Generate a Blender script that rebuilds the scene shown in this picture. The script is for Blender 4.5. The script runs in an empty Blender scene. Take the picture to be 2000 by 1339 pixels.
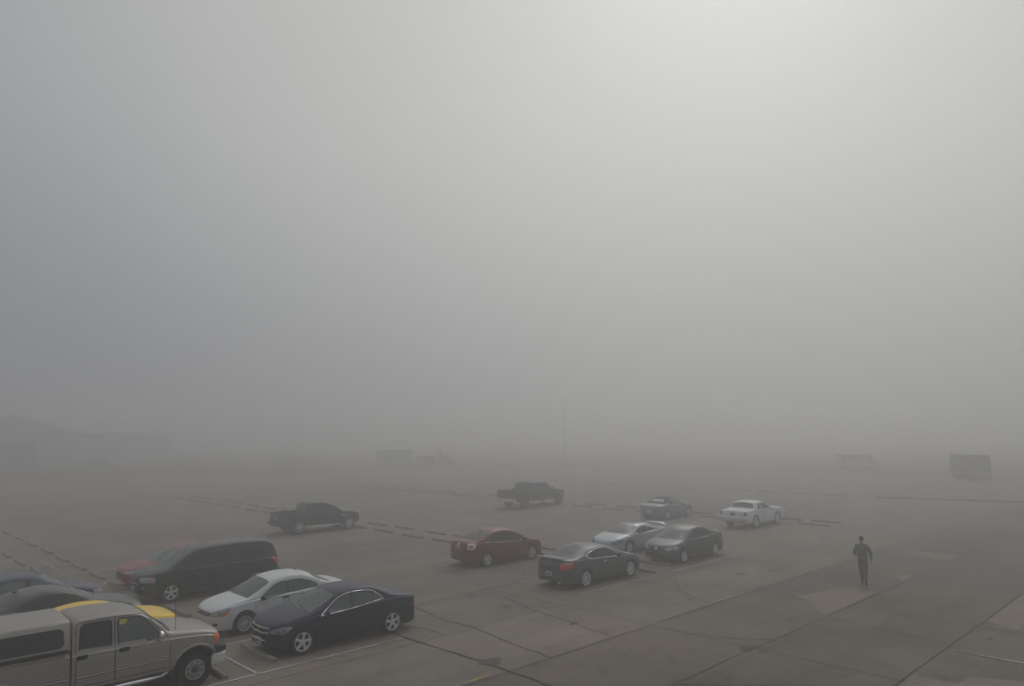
import bpy, bmesh, math, random
from mathutils import Vector, Matrix
from mathutils.bvhtree import BVHTree
R = math.radians
rnd = random.Random(7)
scene = bpy.context.scene
COL = scene.collection

# ------------------------------------------------------------------ materials
def new_mat(name):
    m = bpy.data.materials.new(name); m.use_nodes = True
    nt = m.node_tree; b = nt.nodes['Principled BSDF']
    return m, nt, b

def paint(name, rgb, metallic=0.0, rough=0.3, coat=0.5, vary=0.12, scale=2.5, spec=0.36):
    m, nt, b = new_mat(name)
    tc = nt.nodes.new('ShaderNodeTexCoord')
    n = nt.nodes.new('ShaderNodeTexNoise'); n.inputs['Scale'].default_value = scale; n.inputs['Detail'].default_value = 2
    nt.links.new(tc.outputs['Object'], n.inputs['Vector'])
    r = nt.nodes.new('ShaderNodeValToRGB')
    r.color_ramp.elements[0].position = .3; r.color_ramp.elements[1].position = .75
    lo = [c * (1 - vary) for c in rgb]; hi = [min(1, c * (1 + vary)) for c in rgb]
    r.color_ramp.elements[0].color = (*lo, 1); r.color_ramp.elements[1].color = (*hi, 1)
    nt.links.new(n.outputs['Fac'], r.inputs['Fac']); nt.links.new(r.outputs['Color'], b.inputs['Base Color'])
    n2 = nt.nodes.new('ShaderNodeTexNoise'); n2.inputs['Scale'].default_value = 3; n2.inputs['Detail'].default_value = 1
    mr = nt.nodes.new('ShaderNodeMapRange'); mr.inputs['To Min'].default_value = max(.02, rough - .03); mr.inputs['To Max'].default_value = min(1, rough + .03)
    nt.links.new(tc.outputs['Object'], n2.inputs['Vector'])
    nt.links.new(n2.outputs['Fac'], mr.inputs['Value']); nt.links.new(mr.outputs['Result'], b.inputs['Roughness'])
    b.inputs['Metallic'].default_value = metallic
    b.inputs['Coat Weight'].default_value = coat * .4; b.inputs['Coat Roughness'].default_value = .12
    b.inputs['Specular IOR Level'].default_value = spec
    return m

M = {}
M['black'] = paint('black_plastic', (.012, .012, .013), 0, .55, 0)
M['seam'] = paint('panel_gap', (.010, .010, .010), 0, .9, 0)
M['rubber'] = paint('rubber', (.014, .014, .014), 0, .85, 0, .2, 12)
M['under'] = paint('underbody', (.010, .010, .010), 0, .95, 0)
M['chrome'] = paint('chrome', (.86, .87, .88), .85, .2, 0, .04)
M['alloy'] = paint('alloy', (.74, .75, .76), .35, .33, .2, .06)
M['darkalloy_shade'] = paint('dark_metal_and_wheel_shade', (.03, .03, .032), .2, .6, 0)  # dark wheel metal, also the shade behind the spokes put into colour
M['lens'] = paint('clear_lens', (.46, .50, .54), .3, .12, .6, .25, 18)
M['lensdark'] = paint('dark_lens', (.10, .11, .12), .4, .15, .6, .3, 20)  # plain dark lens colour for lamp bowls and dark lamps
M['red'] = paint('red_lens', (.72, .020, .022), 0, .2, .5, .15, 14)
M['amber'] = paint('amber_lens', (.75, .14, .015), 0, .2, .5, .15, 14)
M['glass'] = paint('tinted_glass', (.016, .019, .020), 0, .10, .3, .2, 1.5)
M['dew'] = paint('dewed_windshield', (.085, .105, .105), 0, .28, .3, .12, 1.2)
M['dewdark'] = paint('dewed_dark_glass', (.040, .047, .050), 0, .3, .1, .12, 1.2)
M['whitelens'] = paint('white_lens', (.80, .82, .84), .1, .2, .5, .15, 14)
M['clear'] = paint('opaque_side_glass', (.10, .115, .116), 0, .14, .3, .15, 1.3)  # opaque; the light seen through the cabin is put into its colour
M['lensgrey'] = paint('grey_lens', (.26, .29, .32), .4, .15, .5, .3, 18)
M['lightglass'] = paint('opaque_pale_glass', (.12, .14, .14), 0, .2, .3, .3, 1.4)  # opaque pane, its pale colour stands in for light passing through
M['plate'] = paint('plate_white', (.55, .57, .60), 0, .5, 0, .1, 25)
M['plateblue'] = paint('plate_blue', (.06, .10, .30), 0, .5, 0, .3, 25)
M['gold'] = paint('gold_badge', (.55, .36, .08), .8, .3, .2)
M['ovalblue'] = paint('blue_badge', (.02, .06, .25), .1, .3, .5)
M['dullrim'] = paint('dull_rim', (.16, .16, .16), .4, .5, 0)
M['darkred'] = paint('dull_red_lens', (.16, .02, .02), 0, .3, .3)
M['tag'] = paint('yellow_tag', (.50, .48, .05), 0, .6, 0)

def set_props(o, **k):
    for a, v in k.items():
        if v is not None: o[a] = v

# ------------------------------------------------------------------ mesh building
class MB:
    def __init__(s): s.v = []; s.f = []; s.mi = []; s.mats = []
    def mat(s, m):
        if m not in s.mats: s.mats.append(m)
        return s.mats.index(m)
    def add(s, verts, faces, m):
        o = len(s.v); s.v += [tuple(p) for p in verts]; k = s.mat(m)
        for f in faces: s.f.append([i + o for i in f]); s.mi.append(k)
    def box(s, c, d, m, rot=None, taper=1.0, bev=0.0):
        bm = bmesh.new(); bmesh.ops.create_cube(bm, size=1)
        for v in bm.verts:
            k = taper if v.co.z > 0 else 1
            v.co = Vector((v.co.x * d[0] * k, v.co.y * d[1] * k, v.co.z * d[2]))
        if bev: bmesh.ops.bevel(bm, geom=bm.edges[:], offset=bev, segments=2, affect='EDGES')
        T = Matrix.Translation(c) @ (rot.to_4x4() if rot else Matrix())
        bm.verts.index_update()
        s.add([T @ v.co for v in bm.verts], [[v.index for v in f.verts] for f in bm.faces], m); bm.free()
    def tube(s, pts, r, m, n=6, closed=False, cap=True):
        pts = [Vector(p) for p in pts]; N = len(pts); rings = []
        for i, p in enumerate(pts):
            a = pts[(i - 1) % N] if (closed or i > 0) else p
            b = pts[(i + 1) % N] if (closed or i < N - 1) else p
            t = (b - a)
            if t.length < 1e-9: t = Vector((1, 0, 0))
            t.normalize()
            up = Vector((0, 0, 1)) if abs(t.z) < .9 else Vector((0, 1, 0))
            x = t.cross(up).normalized(); y = t.cross(x).normalized()
            rr = r[i] if isinstance(r, (list, tuple)) else r
            rings.append([p + x * math.cos(2 * math.pi * k / n) * rr + y * math.sin(2 * math.pi * k / n) * rr for k in range(n)])
        vs = [q for ring in rings for q in ring]; fs = []
        for i in range(N if closed else N - 1):
            j = (i + 1) % N
            for k in range(n):
                l = (k + 1) % n
                fs.append([i * n + k, i * n + l, j * n + l, j * n + k])
        if cap and not closed:
            fs.append(list(range(n))); fs.append([(N - 1) * n + k for k in reversed(range(n))])
        s.add(vs, fs, m)
    def lathe_y(s, prof, m, n=28, closed=False):   # prof: (radius, y)
        vs = []; P = len(prof)
        for i in range(n):
            a = 2 * math.pi * i / n
            for (r, y) in prof: vs.append((r * math.cos(a), y, r * math.sin(a)))
        fs = []
        for i in range(n):
            j = (i + 1) % n
            for k in range(P if closed else P - 1):
                l = (k + 1) % P
                fs.append([i * P + k, i * P + l, j * P + l, j * P + k])
        s.add(vs, fs, m)
    def build(s, name, parent=None, smooth=35, merge=True):
        me = bpy.data.meshes.new(name)
        bm = bmesh.new()
        vv = [bm.verts.new(p) for p in s.v]
        for f, k in zip(s.f, s.mi):
            if len(set(f)) < 3: continue
            try: q = bm.faces.new([vv[i] for i in f])
            except ValueError: continue
            q.material_index = k
        if merge: bmesh.ops.remove_doubles(bm, verts=bm.verts[:], dist=2e-5)
        bmesh.ops.recalc_face_normals(bm, faces=bm.faces[:])
        for f in bm.faces: f.smooth = smooth > 0
        if smooth > 0:
            lim = R(smooth)
            for e in bm.edges:
                if len(e.link_faces) == 2 and e.calc_face_angle(0) > lim: e.smooth = False
        bm.to_mesh(me); bm.free()
        for m in s.mats: me.materials.append(m)
        o = bpy.data.objects.new(name, me); COL.objects.link(o)
        if parent is not None: o.parent = parent
        return o

def empty(name, loc=(0, 0, 0), rz=0, parent=None):
    o = bpy.data.objects.new(name, None); COL.objects.link(o)
    o.empty_display_size = .3
    o.location = loc; o.rotation_euler = (0, 0, rz)
    if parent is not None: o.parent = parent
    return o

def children(o): return [c for c in bpy.data.objects if c.parent == o]
def copy_tree(o, parent=None):
    c = o.copy(); COL.objects.link(c); c.parent = parent
    for ch in children(o): copy_tree(ch, c)
    return c

def pchip(pts):
    pts = sorted(pts); xs = [p[0] for p in pts]; ys = [p[1] for p in pts]; n = len(xs)
    h = [xs[i + 1] - xs[i] for i in range(n - 1)]; d = [(ys[i + 1] - ys[i]) / h[i] for i in range(n - 1)]
    m = [0.0] * n; m[0] = d[0]; m[-1] = d[-1]
    for i in range(1, n - 1):
        if d[i - 1] * d[i] <= 0: m[i] = 0
        else:
            w1 = 2 * h[i] + h[i - 1]; w2 = h[i] + 2 * h[i - 1]
            m[i] = (w1 + w2) / (w1 / d[i - 1] + w2 / d[i])
    def f(x):
        if x <= xs[0]: return ys[0]
        if x >= xs[-1]: return ys[-1]
        lo, hi = 0, n - 1
        while hi - lo > 1:
            k = (lo + hi) // 2
            if xs[k] <= x: lo = k
            else: hi = k
        t = (x - xs[lo]) / h[lo]
        return ((1 + 2 * t) * (1 - t) ** 2 * ys[lo] + t * (1 - t) ** 2 * h[lo] * m[lo]
                + t * t * (3 - 2 * t) * ys[lo + 1] + t * t * (t - 1) * h[lo] * m[lo + 1])
    return f

def chaikin(poly, n=2, closed=True, r=.045):
    if closed:      # round each corner by a fixed radius
        q = []; N = len(poly)
        for i in range(N):
            p = Vector(poly[i]); a = Vector(poly[i - 1]); c = Vector(poly[(i + 1) % N])
            la = (a - p).length; lc = (c - p).length
            if la < 1e-6 or lc < 1e-6: continue
            A = p + (a - p) / la * min(r, la * .42); C = p + (c - p) / lc * min(r, lc * .42)
            for t in (0, .33, .67, 1): q.append(tuple(A * (1 - t) ** 2 + p * 2 * t * (1 - t) + C * t * t))
        return q
    for _ in range(n):
        q = []; N = len(poly)
        for i in range(N if closed else N - 1):
            a = poly[i]; b = poly[(i + 1) % N]
            q.append(tuple(x * .8 + y * .2 for x, y in zip(a, b))); q.append(tuple(x * .2 + y * .8 for x, y in zip(a, b)))
        if not closed: q = [poly[0]] + q + [poly[-1]]
        poly = q
    return poly

# ------------------------------------------------------------------ car generator
class Car:
    """A vehicle lofted from stations along its length; +x is the nose, origin on the ground between the axles."""
    def __init__(s, name, label, cat, loc, rz, group, **k):
        s.root = empty(name, (loc[0], loc[1], loc[2] if len(loc) > 2 else 0), rz)
        set_props(s.root, label=label, category=cat, group=group)
        s.__dict__.update(dict(W=.9, T=.36, tr=.325, tw=.21, gap=.055, bed=None, nosea=.2, taila=.13, rim='five', rimmat='alloy',
                               axle=.0, gh=1.0, bulge=.035, Wl=None, rimr=.68, rf=.42, rb=.30, soft=.78, crown=1.0))
        s.__dict__.update(k)
        s.ftop = pchip(s.top); s.fbelt = pchip(s.belt); s.fbot = pchip(s.bot)
        s.x1 = max(p[0] for p in s.top); s.x0 = min(p[0] for p in s.top)
        s.xf = s.wb / 2; s.xr = -s.wb / 2; s.arch = s.tr + s.gap
        s.zc = s.tr + s.axle
        if s.Wl: s.fW = pchip(s.Wl)
        s.make_body()
    def w(s, x):
        w = s.fW(x) if s.Wl else s.W
        a = s.x1 - 1.0
        if x > a: w *= 1 - s.nosea * ((x - a) / 1.0) ** 2.6
        a = s.x0 + 1.0
        if x < a: w *= 1 - s.taila * ((a - x) / 1.0) ** 2.6
        for e, d in ((s.rf, s.x1 - x), (s.rb, x - s.x0)):
            if d < e: w *= (1 - (.93 * (1 - d / e)) ** 2.4) ** .5
        return w
    def zbot(s, x):
        z = s.fbot(x)
        for xa in (s.xf, s.xr):
            d = abs(x - xa)
            if d <= s.arch: z = max(z, s.zc + math.sqrt(max(0, s.arch ** 2 - d * d)))
        return z
    def yside(s, x, z, zs):
        w = s.w(x)
        y = w - .055 * max(0, (.48 - z) / .32) ** 2
        if zs > .62: y -= s.bulge * max(0, (z - .6) / (zs - .6)) ** 1.6
        return y
    def edge(s, x):
        zt = s.ftop(x); zs = min(s.fbelt(x), zt - .012); h = zt - zs
        sl = abs(s.ftop(x + .02) - s.ftop(x - .02)) / .04
        cr = min(.06 + .07 * min(1, sl / .4), .42 * h) * s.crown
        ys = s.yside(x, zs, zs) - .015; led = min(.035, .25 * h)
        ze = zt - cr
        T = s.T if h > .2 else s.T
        ye = max(.05, ys - led - T * (ze - zs))
        return zt, zs, ys, led, ze, ye, cr, h
    def section(s, x):
        zt, zs, ys, led, ze, ye, cr, h = s.edge(x)
        zb = min(s.zbot(x), zs - .03)
        w = s.w(x); P = [(0, zb), (w * .5, zb), (w - .14, zb)]
        n = 9
        for k in range(n):
            z = zb + .012 + (zs - .02 - zb - .012) * k / (n - 1)
            P.append((s.yside(x, z, zs), z))
        P.append((ys, zs - .004)); P.append((ys - led * .5, zs + led * .15))
        A = (ys - led, zs + min(.012, .1 * h))
        if s.bed and s.bed[0] < x < s.bed[1]:
            zf = s.bed[2]; y1 = ys - .02; y2 = ys - .09
            tail = [A] * 6 + [(y1 + .01, zt - .01), (y1, zt), (y1 - .02, zt), (y2 + .01, zt), (y2, zt - .01), (y2, zf), (y2 * .5, zf), (0, zf)]
            tail = tail[:14]
        else:
            E = (ye, ze); tail = []
            for k in range(5):
                t = k / 5; tail.append((A[0] + (E[0] - A[0]) * t, A[1] + (E[1] - A[1]) * t))
            rc = min(.075, .35 * h)
            def tow(a, b, r):
                l = math.hypot(b[0] - a[0], b[1] - a[1]) + 1e-9; r = min(r, l * .5)
                return (a[0] + (b[0] - a[0]) / l * r, a[1] + (b[1] - a[1]) / l * r)
            C1 = (ye * .72, zt - cr * .42)
            a = tow(E, A, rc); b = tow(E, C1, rc)
            tail[4] = a
            for t in (.33, .67, 1):
                tail.append(tuple((1 - t) ** 2 * a[i] + 2 * t * (1 - t) * E[i] + t * t * b[i] for i in (0, 1)))
            tail += [C1, (ye * .5, zt - cr * .2), (ye * .3, zt - cr * .07), (ye * .15, zt - cr * .018), (0, zt)]
            tail = tail[:8] + tail[8:13]
            tail.insert(12, (ye * .07, zt - cr * .004))
            f = (h - .20) / .16; f = max(0, min(1, f)); f = f * f * (3 - 2 * f)
            if f < 1:      # hood or trunk: a softly rolled shoulder instead of a roof rail
                sup = []; K = len(tail)
                for k in range(K):
                    t = (k + .35) / (K - 1 + .35) * math.pi / 2
                    sup.append(((ys - led * .5) * max(0, math.cos(t)) ** s.soft, zs + led * .15 + (zt - zs - led * .15) * math.sin(t) ** s.soft))
                sup[-1] = (0, zt)
                tail = [(a[0] * f + q[0] * (1 - f), a[1] * f + q[1] * (1 - f)) for a, q in zip(tail, sup)]
        return P + tail
    def make_body(s):
        xs = set()
        n = int((s.x1 - s.x0) / .055)
        for i in range(n + 1): xs.add(s.x0 + (s.x1 - s.x0) * i / n)
        for L in (s.top, s.belt, s.bot, s.Wl or []):
            for p in L:
                if s.x0 <= p[0] <= s.x1: xs.add(p[0])
        for k in range(1, 15):
            e = .45 * (k / 15) ** 2; xs.add(s.x1 - e); xs.add(s.x0 + e)
        for xa in (s.xf, s.xr):
            xs = {x for x in xs if abs(abs(x - xa) - s.arch) > .012 }
            for k in range(25): xs.add(xa + s.arch * math.cos(math.pi * k / 24))
            xs.add(xa + s.arch + .003); xs.add(xa - s.arch - .003)
        if s.bed:
            for e in s.bed[:2]:
                for q in (-.002, .002): xs.add(e + q)
        xs = sorted(x for x in xs if s.x0 <= x <= s.x1)
        ys = [xs[0]]
        for x in xs[1:]:
            if x - ys[-1] > .0012: ys.append(x)
        ys[-1] = s.x1
        mb = MB(); V = []; rings = []
        for x in ys:
            P = s.section(x)
            ring = [(x, y, z) for y, z in P] + [(x, -y, z) for y, z in reversed(P[1:-1])]
            rings.append(ring)
        n = len(rings[0]); fs = []
        for i in range(len(rings) - 1):
            for k in range(n):
                l = (k + 1) % n
                fs.append([i * n + k, i * n + l, (i + 1) * n + l, (i + 1) * n + k])
        fs.append(list(range(n))); fs.append([(len(rings) - 1) * n + k for k in reversed(range(n))])
        mb.add([p for r in rings for p in r], fs, s.paint)
        s.body = mb.build('body', s.root, smooth=38)
        bm = bmesh.new(); bm.from_mesh(s.body.data); s.bvh = BVHTree.FromBMesh(bm); bm.free()
        u = MB(); z0 = s.fbot(0) + .01
        u.box(((s.xf + s.xr) / 2, 0, z0 + .16), (s.wb + 2 * s.arch + .25, 2 * (s.W - .31), .32), M['under'])
        u.build('underbody', s.root)
        s.wheels()
    # ---- wheels
    def wheels(s):
        rt = s.tr; w = s.tw; rr = rt * s.rimr
        tm = MB()
        tm.lathe_y([(rr, w / 2 - .012), (rr * 1.03, w / 2 - .002), (rt * .93, w / 2), (rt * .985, w / 2 - .018), (rt, w / 2 - .045), (rt, 0), (rt, -w / 2 + .045),
                    (rt * .985, -w / 2 + .018), (rt * .93, -w / 2), (rr, -w / 2 + .01)], M['rubber'], 36)
        rm = MB(); al = M[s.rimmat] if isinstance(s.rimmat, str) else s.rimmat
        y0 = w / 2
        rm.lathe_y([(rr * 1.01, y0 - .014), (rr * 1.0, y0 - .004), (rr * .94, y0 - .002), (rr * .90, y0 - .02), (rr * .89, y0 - .07)], al, 36)
        rm.lathe_y([(rr * .90, y0 - .075), (.001, y0 - .08)], M['darkalloy_shade'], 36)  # dark disc, the shade around the brake put into its colour
        def spoke(a, w0, w1, r0, r1, y, th=.03, m=al):
            ca, sa = math.cos(a), math.sin(a)
            vs = []
            for (r, ww, yy) in ((r0, w0, y), (r1, w1, y0 - .012)):
                for dy in (0, -th):
                    for sg in (-1, 1):
                        vs.append((ca * r - sa * ww * sg, yy + dy, sa * r + ca * ww * sg))
            rm.add(vs, [[0, 1, 5, 4], [2, 6, 7, 3], [0, 4, 6, 2], [1, 3, 7, 5], [4, 5, 7, 6], [0, 2, 3, 1]], m)
        hub = rr * .22
        st = s.rim
        if st == 'five':
            for k in range(5):
                a = 2 * math.pi * k / 5 + .3
                spoke(a, rr * .13, rr * .17, hub * .7, rr * .93, y0 - .02)
        elif st == 'star':
            for k in range(5):
                a = 2 * math.pi * k / 5 + math.pi / 2
                spoke(a - .10, rr * .08, rr * .09, hub * .7, rr * .93, y0 - .016)
                spoke(a + .10, rr * .08, rr * .09, hub * .7, rr * .93, y0 - .016)
                spoke(a, rr * .18, rr * .05, hub * .7, rr * .7, y0 - .012)
        elif st == 'six':
            for k in range(6):
                a = 2 * math.pi * k / 6
                spoke(a, rr * .12, rr * .13, hub * .7, rr * .93, y0 - .02)
        elif st == 'multi':
            for k in range(10):
                a = 2 * math.pi * k / 10 + .1
                spoke(a, rr * .055, rr * .075, hub * .7, rr * .93, y0 - .018)
        elif st == 'fine':
            for k in range(14):
                a = 2 * math.pi * k / 14
                spoke(a, rr * .04, rr * .055, hub * .7, rr * .93, y0 - .016)
        elif st == 'steel':
            rm.lathe_y([(rr * .93, y0 - .03), (rr * .82, y0 - .022), (rr * .55, y0 - .010), (rr * .5, y0 - .03), (rr * .3, y0 - .035), (.001, y0 - .035)], al, 36)
            for k in range(8):
                a = 2 * math.pi * (k + .5) / 8
                ca, sa = math.cos(a), math.sin(a); c = rr * .72; vs = []
                for q in range(10):
                    t = 2 * math.pi * q / 10; du = math.cos(t) * rr * .075; dv = math.sin(t) * rr * .16
                    vs.append((ca * (c + du) - sa * dv, y0 - .0105 - .006 * (du > 0), sa * (c + du) + ca * dv))
                rm.add(vs, [list(range(10))], M['darkalloy_shade'])  # slots are dark patches, their shade put into the colour
            for k in range(8):
                a = 2 * math.pi * k / 8
                rm.box((math.cos(a) * rr * .40, y0 - .028, math.sin(a) * rr * .40), (.022, .02, .022), M['darkalloy_shade'])
            hub = rr * .24
            rm.lathe_y([(rr * .27, y0 - .034), (rr * .26, y0 - .008), (rr * .2, y0 + .002), (.001, y0 + .003)], M['darkalloy_shade'], 20)
        if st != 'steel':
            rm.lathe_y([(hub, y0 - .05), (hub, y0 - .012), (hub * .8, y0 - .006), (.001, y0 - .005)], al, 20)
        tob = rob = None
        for xa in (s.xf, s.xr):
            for sg in (1, -1):
                yy = sg * (s.w(xa) - .025 - w / 2)
                wh = empty('wheel', (xa, yy, rt), 0 if sg > 0 else math.pi, s.root)
                wh.rotation_euler[1] = rnd.uniform(0, 6)
                if tob is None:
                    tob = tm.build('tyre', wh, 40); rob = rm.build('rim', wh, 40)
                else:
                    for o in (tob, rob):
                        c = o.copy(); COL.objects.link(c); c.parent = wh
    # ---- projected details
    def hit(s, p, d):
        o = Vector(p) - Vector(d) * 8
        h = s.bvh.ray_cast(o, Vector(d))
        return (h[0], h[1]) if h[0] is not None else (None, None)
    def frame(s, d):
        d = Vector(d).normalized()
        if abs(d.z) > .9: return Vector((0, 1, 0)), Vector((1, 0, 0)), d
        return Vector((-d.y, d.x, 0)).normalized(), Vector((0, 0, 1)), d
    def decal(s, mb, poly, d, mat, off=.005, nc=14, nr=6, skirt=.02):
        U, V, d = s.frame(d)
        P = [(Vector(p).dot(U), Vector(p).dot(V)) for p in poly]
        u0 = min(p[0] for p in P); u1 = max(p[0] for p in P)
        cols = []
        for i in range(nc + 1):
            u = u0 + (u1 - u0) * (.5 - .5 * math.cos(math.pi * i / nc)) ; u = min(max(u, u0 + 1e-4), u1 - 1e-4)
            vs = []
            for a, b in zip(P, P[1:] + P[:1]):
                if (a[0] - u) * (b[0] - u) < 0: vs.append(a[1] + (b[1] - a[1]) * (u - a[0]) / (b[0] - a[0]))
            if len(vs) < 2: continue
            lo, hi = min(vs), max(vs)
            col = []; ok = True; nn = []
            for k in range(nr + 1):
                v = lo + (hi - lo) * k / nr
                h, n = s.hit(U * u + V * v, d)
                if h is None: ok = False; break
                if n.dot(d) > 0: n = -n
                col.append(h + (n * .8 - d * .2).normalized() * off); nn.append(n)
            if ok: cols.append((col, nn))
        if len(cols) < 2: return
        vs = [p for c, _ in cols for p in c]; N = nr + 1; fs = []
        for i in range(len(cols) - 1):
            for k in range(nr): fs.append([i * N + k, i * N + k + 1, (i + 1) * N + k + 1, (i + 1) * N + k])
        C = len(cols)
        loop = [k for k in range(N)] + [i * N + nr for i in range(1, C)] + [(C - 1) * N + k for k in reversed(range(nr))] + [i * N for i in reversed(range(1, C - 1))]
        base = len(vs)
        for q in loop:
            n = cols[q // N][1][q % N]; vs.append(vs[q] - n * skirt)
        for i in range(len(loop)):
            j = (i + 1) % len(loop); fs.append([loop[i], loop[j], base + j, base + i])
        mb.add(vs, fs, mat)
    def path(s, pts, d, off=0.0, step=.06):
        d = Vector(d).normalized(); out = []
        for a, b in zip(pts, pts[1:]):
            a = Vector(a); b = Vector(b); n = max(1, int((b - a).length / step))
            for i in range(n): 
                h, nn = s.hit(a + (b - a) * i / n, d)
                if h is not None: out.append(h + (nn if nn.dot(d) < 0 else -nn) * off)
        h, nn = s.hit(pts[-1], d)
        if h is not None: out.append(h + (nn if nn.dot(d) < 0 else -nn) * off)
        return out
    def part(s, name, poly, d, mat, parent=None, label=None, **k):
        mb = MB(); s.decal(mb, poly, d, mat, **k)
        if not mb.v: return None
        o = mb.build(name, parent or s.root, 30)
        if label: o['label'] = label
        return o
    def trim(s, name, pts, d, r, mat, parent=None, off=0, closed=False, n=6, step=.06):
        q = s.path(pts, d, off, step)
        if len(q) < 2: return None
        mb = MB(); mb.tube(q, r, mat, n, closed)
        return mb.build(name, parent or s.root, 60)
    def screen(s, name, xb, xt, mat, m=.05, zoff=.03, label=None, bowl=.0):
        """windscreen or rear window between xb (base) and xt (roof edge)"""
        pts = []
        N = 10; L = []
        for i in range(N + 1):
            x = xb + (xt - xb) * i / N
            zt, zs, ys, led, ze, ye, cr, h = s.edge(x)
            L.append((x, ye - m, 0))
        base = [(xb + bowl * (1 - (t / 4) ** 2), L[0][1] * t / 4, 0) for t in (3, 2, 1, 0, -1, -2, -3)]
        head = [(xt - bowl * -.3 * (1 - (t / 3) ** 2), L[-1][1] * t / 3, 0) for t in (-2, -1, 0, 1, 2)]
        poly = L[::-1] + base + [(x, -y, 0) for x, y, _ in L] + head
        o = s.part(name, poly, (0, 0, -1), mat, nc=22, nr=8, off=.006, label=label)
        return o
    def sides(s):
        for sg in (1, -1): yield sg, (0, -sg, 0)
    def door(s, xr_, xf_, zlo, zhi, win=None, handle=None, wmat=None, hmat=None, chrome=None, slope=(0, 0), inner=True):
        """doors on both sides; win: polygon (x,z); handle: (x,z)"""
        for sg, d in s.sides():
            top = []; n = 10
            low = []
            for i in range(n + 1):
                x = xr_ + (xf_ - xr_) * i / n
                zl = zlo
                for xa in (s.xf, s.xr):
                    q = (s.arch + .05) ** 2 - (x - xa) ** 2
                    if q > 0: zl = max(zl, s.zc + math.sqrt(q))
                low.append((x, 0, zl))
                top.append((x, 0, zhi(x) if callable(zhi) else zhi))
            poly = low + top[::-1]
            mb = MB(); s.decal(mb, poly, d, s.paint, off=.004, nc=22, nr=12)
            q = s.path(poly + [poly[0]], d, .001, .08)
            if len(q) > 3: mb.tube(q, .0065, M['seam'], 5)
            o = mb.build('door', s.root, 35)
            if win:
                s.part('window', [(x, 0, z) for x, z in chaikin(win, 2)], d, wmat or M['glass'], o, off=.008)
            if handle:
                x, z = handle; h, nn = s.hit((x, 0, z), d)
                if h is not None:
                    hb = MB(); hb.box(h + Vector((0, sg * .018, 0)), (.2, .035, .035), hmat or s.paint, bev=.008)
                    hb.build('handle', o)
    def quarter(s, poly, mat=None, name='quarter_window'):
        for sg, d in s.sides():
            s.part(name, [(x, 0, z) for x, z in chaikin(poly, 2)], d, mat or M['glass'], off=.007)
    def mirror(s, x, z, mat=None, size=(.10, .20, .14), out=.10):
        for sg, d in s.sides():
            h, nn = s.hit((x, 0, z), d)
            if h is None: continue
            mb = MB(); c = h + Vector((0, sg * out, .01))
            bm = bmesh.new(); bmesh.ops.create_uvsphere(bm, u_segments=12, v_segments=8, radius=.5)
            mt = mat or s.paint
            vs = [Vector((v.co.x * size[0] * 1.5, v.co.y * size[1], v.co.z * size[2])) for v in bm.verts]
            vs = [c + Vector((max(v.x, -size[0] * .35), v.y, v.z)) for v in vs]
            bm.verts.index_update(); mb.add(vs, [[v.index for v in f.verts] for f in bm.faces], mt); bm.free()
            mb.box(h + Vector((0, sg * out * .35, -.02)), (.06, out * .9, .05), M['black'], bev=.01)
            mb.build('mirror', s.root, 50)
    def lamp(s, name, pts, mat, d=(-1, -1, 0), inner=None, label=None, off=.006):
        """pts on the left side (y>0); mirrored to the right"""
        for sg in (1, -1):
            dd = (d[0], d[1] * sg, d[2])
            P = [(x, y * sg, z) for x, y, z in pts]
            o = s.part(name, chaikin(P, 2), dd, mat, off=off, nc=12, nr=6, label=label)
            if inner and o:
                for nm, ip, im in inner:
                    s.part(nm, chaikin([(x, y * sg, z) for x, y, z in ip], 1), dd, im, parent=o, off=off + .004, nc=8, nr=4)
    def ends(s, name, poly, front, mat, off=.006, label=None, nc=14, rounded=2, parent=None):
        P = [(0, y, z) for y, z in (chaikin(poly, rounded) if rounded else poly)]
        return s.part(name, P, (-1 if front else 1, 0, 0), mat, off=off, label=label, nc=nc, parent=parent)
    def plate(s, front, z, y=0, band=True, mat=None):
        x = 10 if front else -10
        d = Vector((-1 if front else 1, 0, 0)); h, n = s.hit((0, y, z), d)
        if h is None: return
        mb = MB(); q = -d
        mb.box(h + q * .012, (.015, .31, .155), mat or M['plate'], bev=.004)
        if band:
            mb.box(h + q * .0205 + Vector((0, 0, -.012)), (.004, .22, .07), M['plateblue'])
        mb.build('license_plate', s.root)
    def arch_lip(s, r=.02, mat=None, ex=.02, name='wheel_arch'):
        for xa in (s.xf, s.xr):
            for sg, d in s.sides():
                pts = []
                for k in range(19):
                    a = math.pi * k / 18; x = xa + (s.arch + ex) * math.cos(a); z = s.zc + (s.arch + ex) * math.sin(a)
                    h, n = s.hit((x, 0, z), d)
                    if h is not None: pts.append(h + Vector((0, sg * .004, 0)))
                if len(pts) > 5:
                    mb = MB(); mb.tube(pts, r, mat or s.paint, 8); mb.build(name, s.root, 60)
    def antenna(s, x, y, l=.45, tilt=-.5):
        h, n = s.hit((x, y, 0), (0, 0, -1))
        mb = MB(); mb.box(h + Vector((0, 0, .012)), (.09, .05, .03), M['black'], bev=.008)
        mb.tube([h + Vector((0, 0, .02)), h + Vector((-l * math.sin(-tilt), 0, l * math.cos(tilt)))], [.006, .003], M['black'], 5)
        mb.build('antenna', s.root)
    def wipers(s, xb, w=.55):
        for y0, y1 in ((.55, .02), (-.05, -.52)):
            s.trim('wiper', [(xb - .01, y0, 0), (xb - .10, y1, 0)], (0, 0, -1), .010, M['black'], off=.014)

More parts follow.
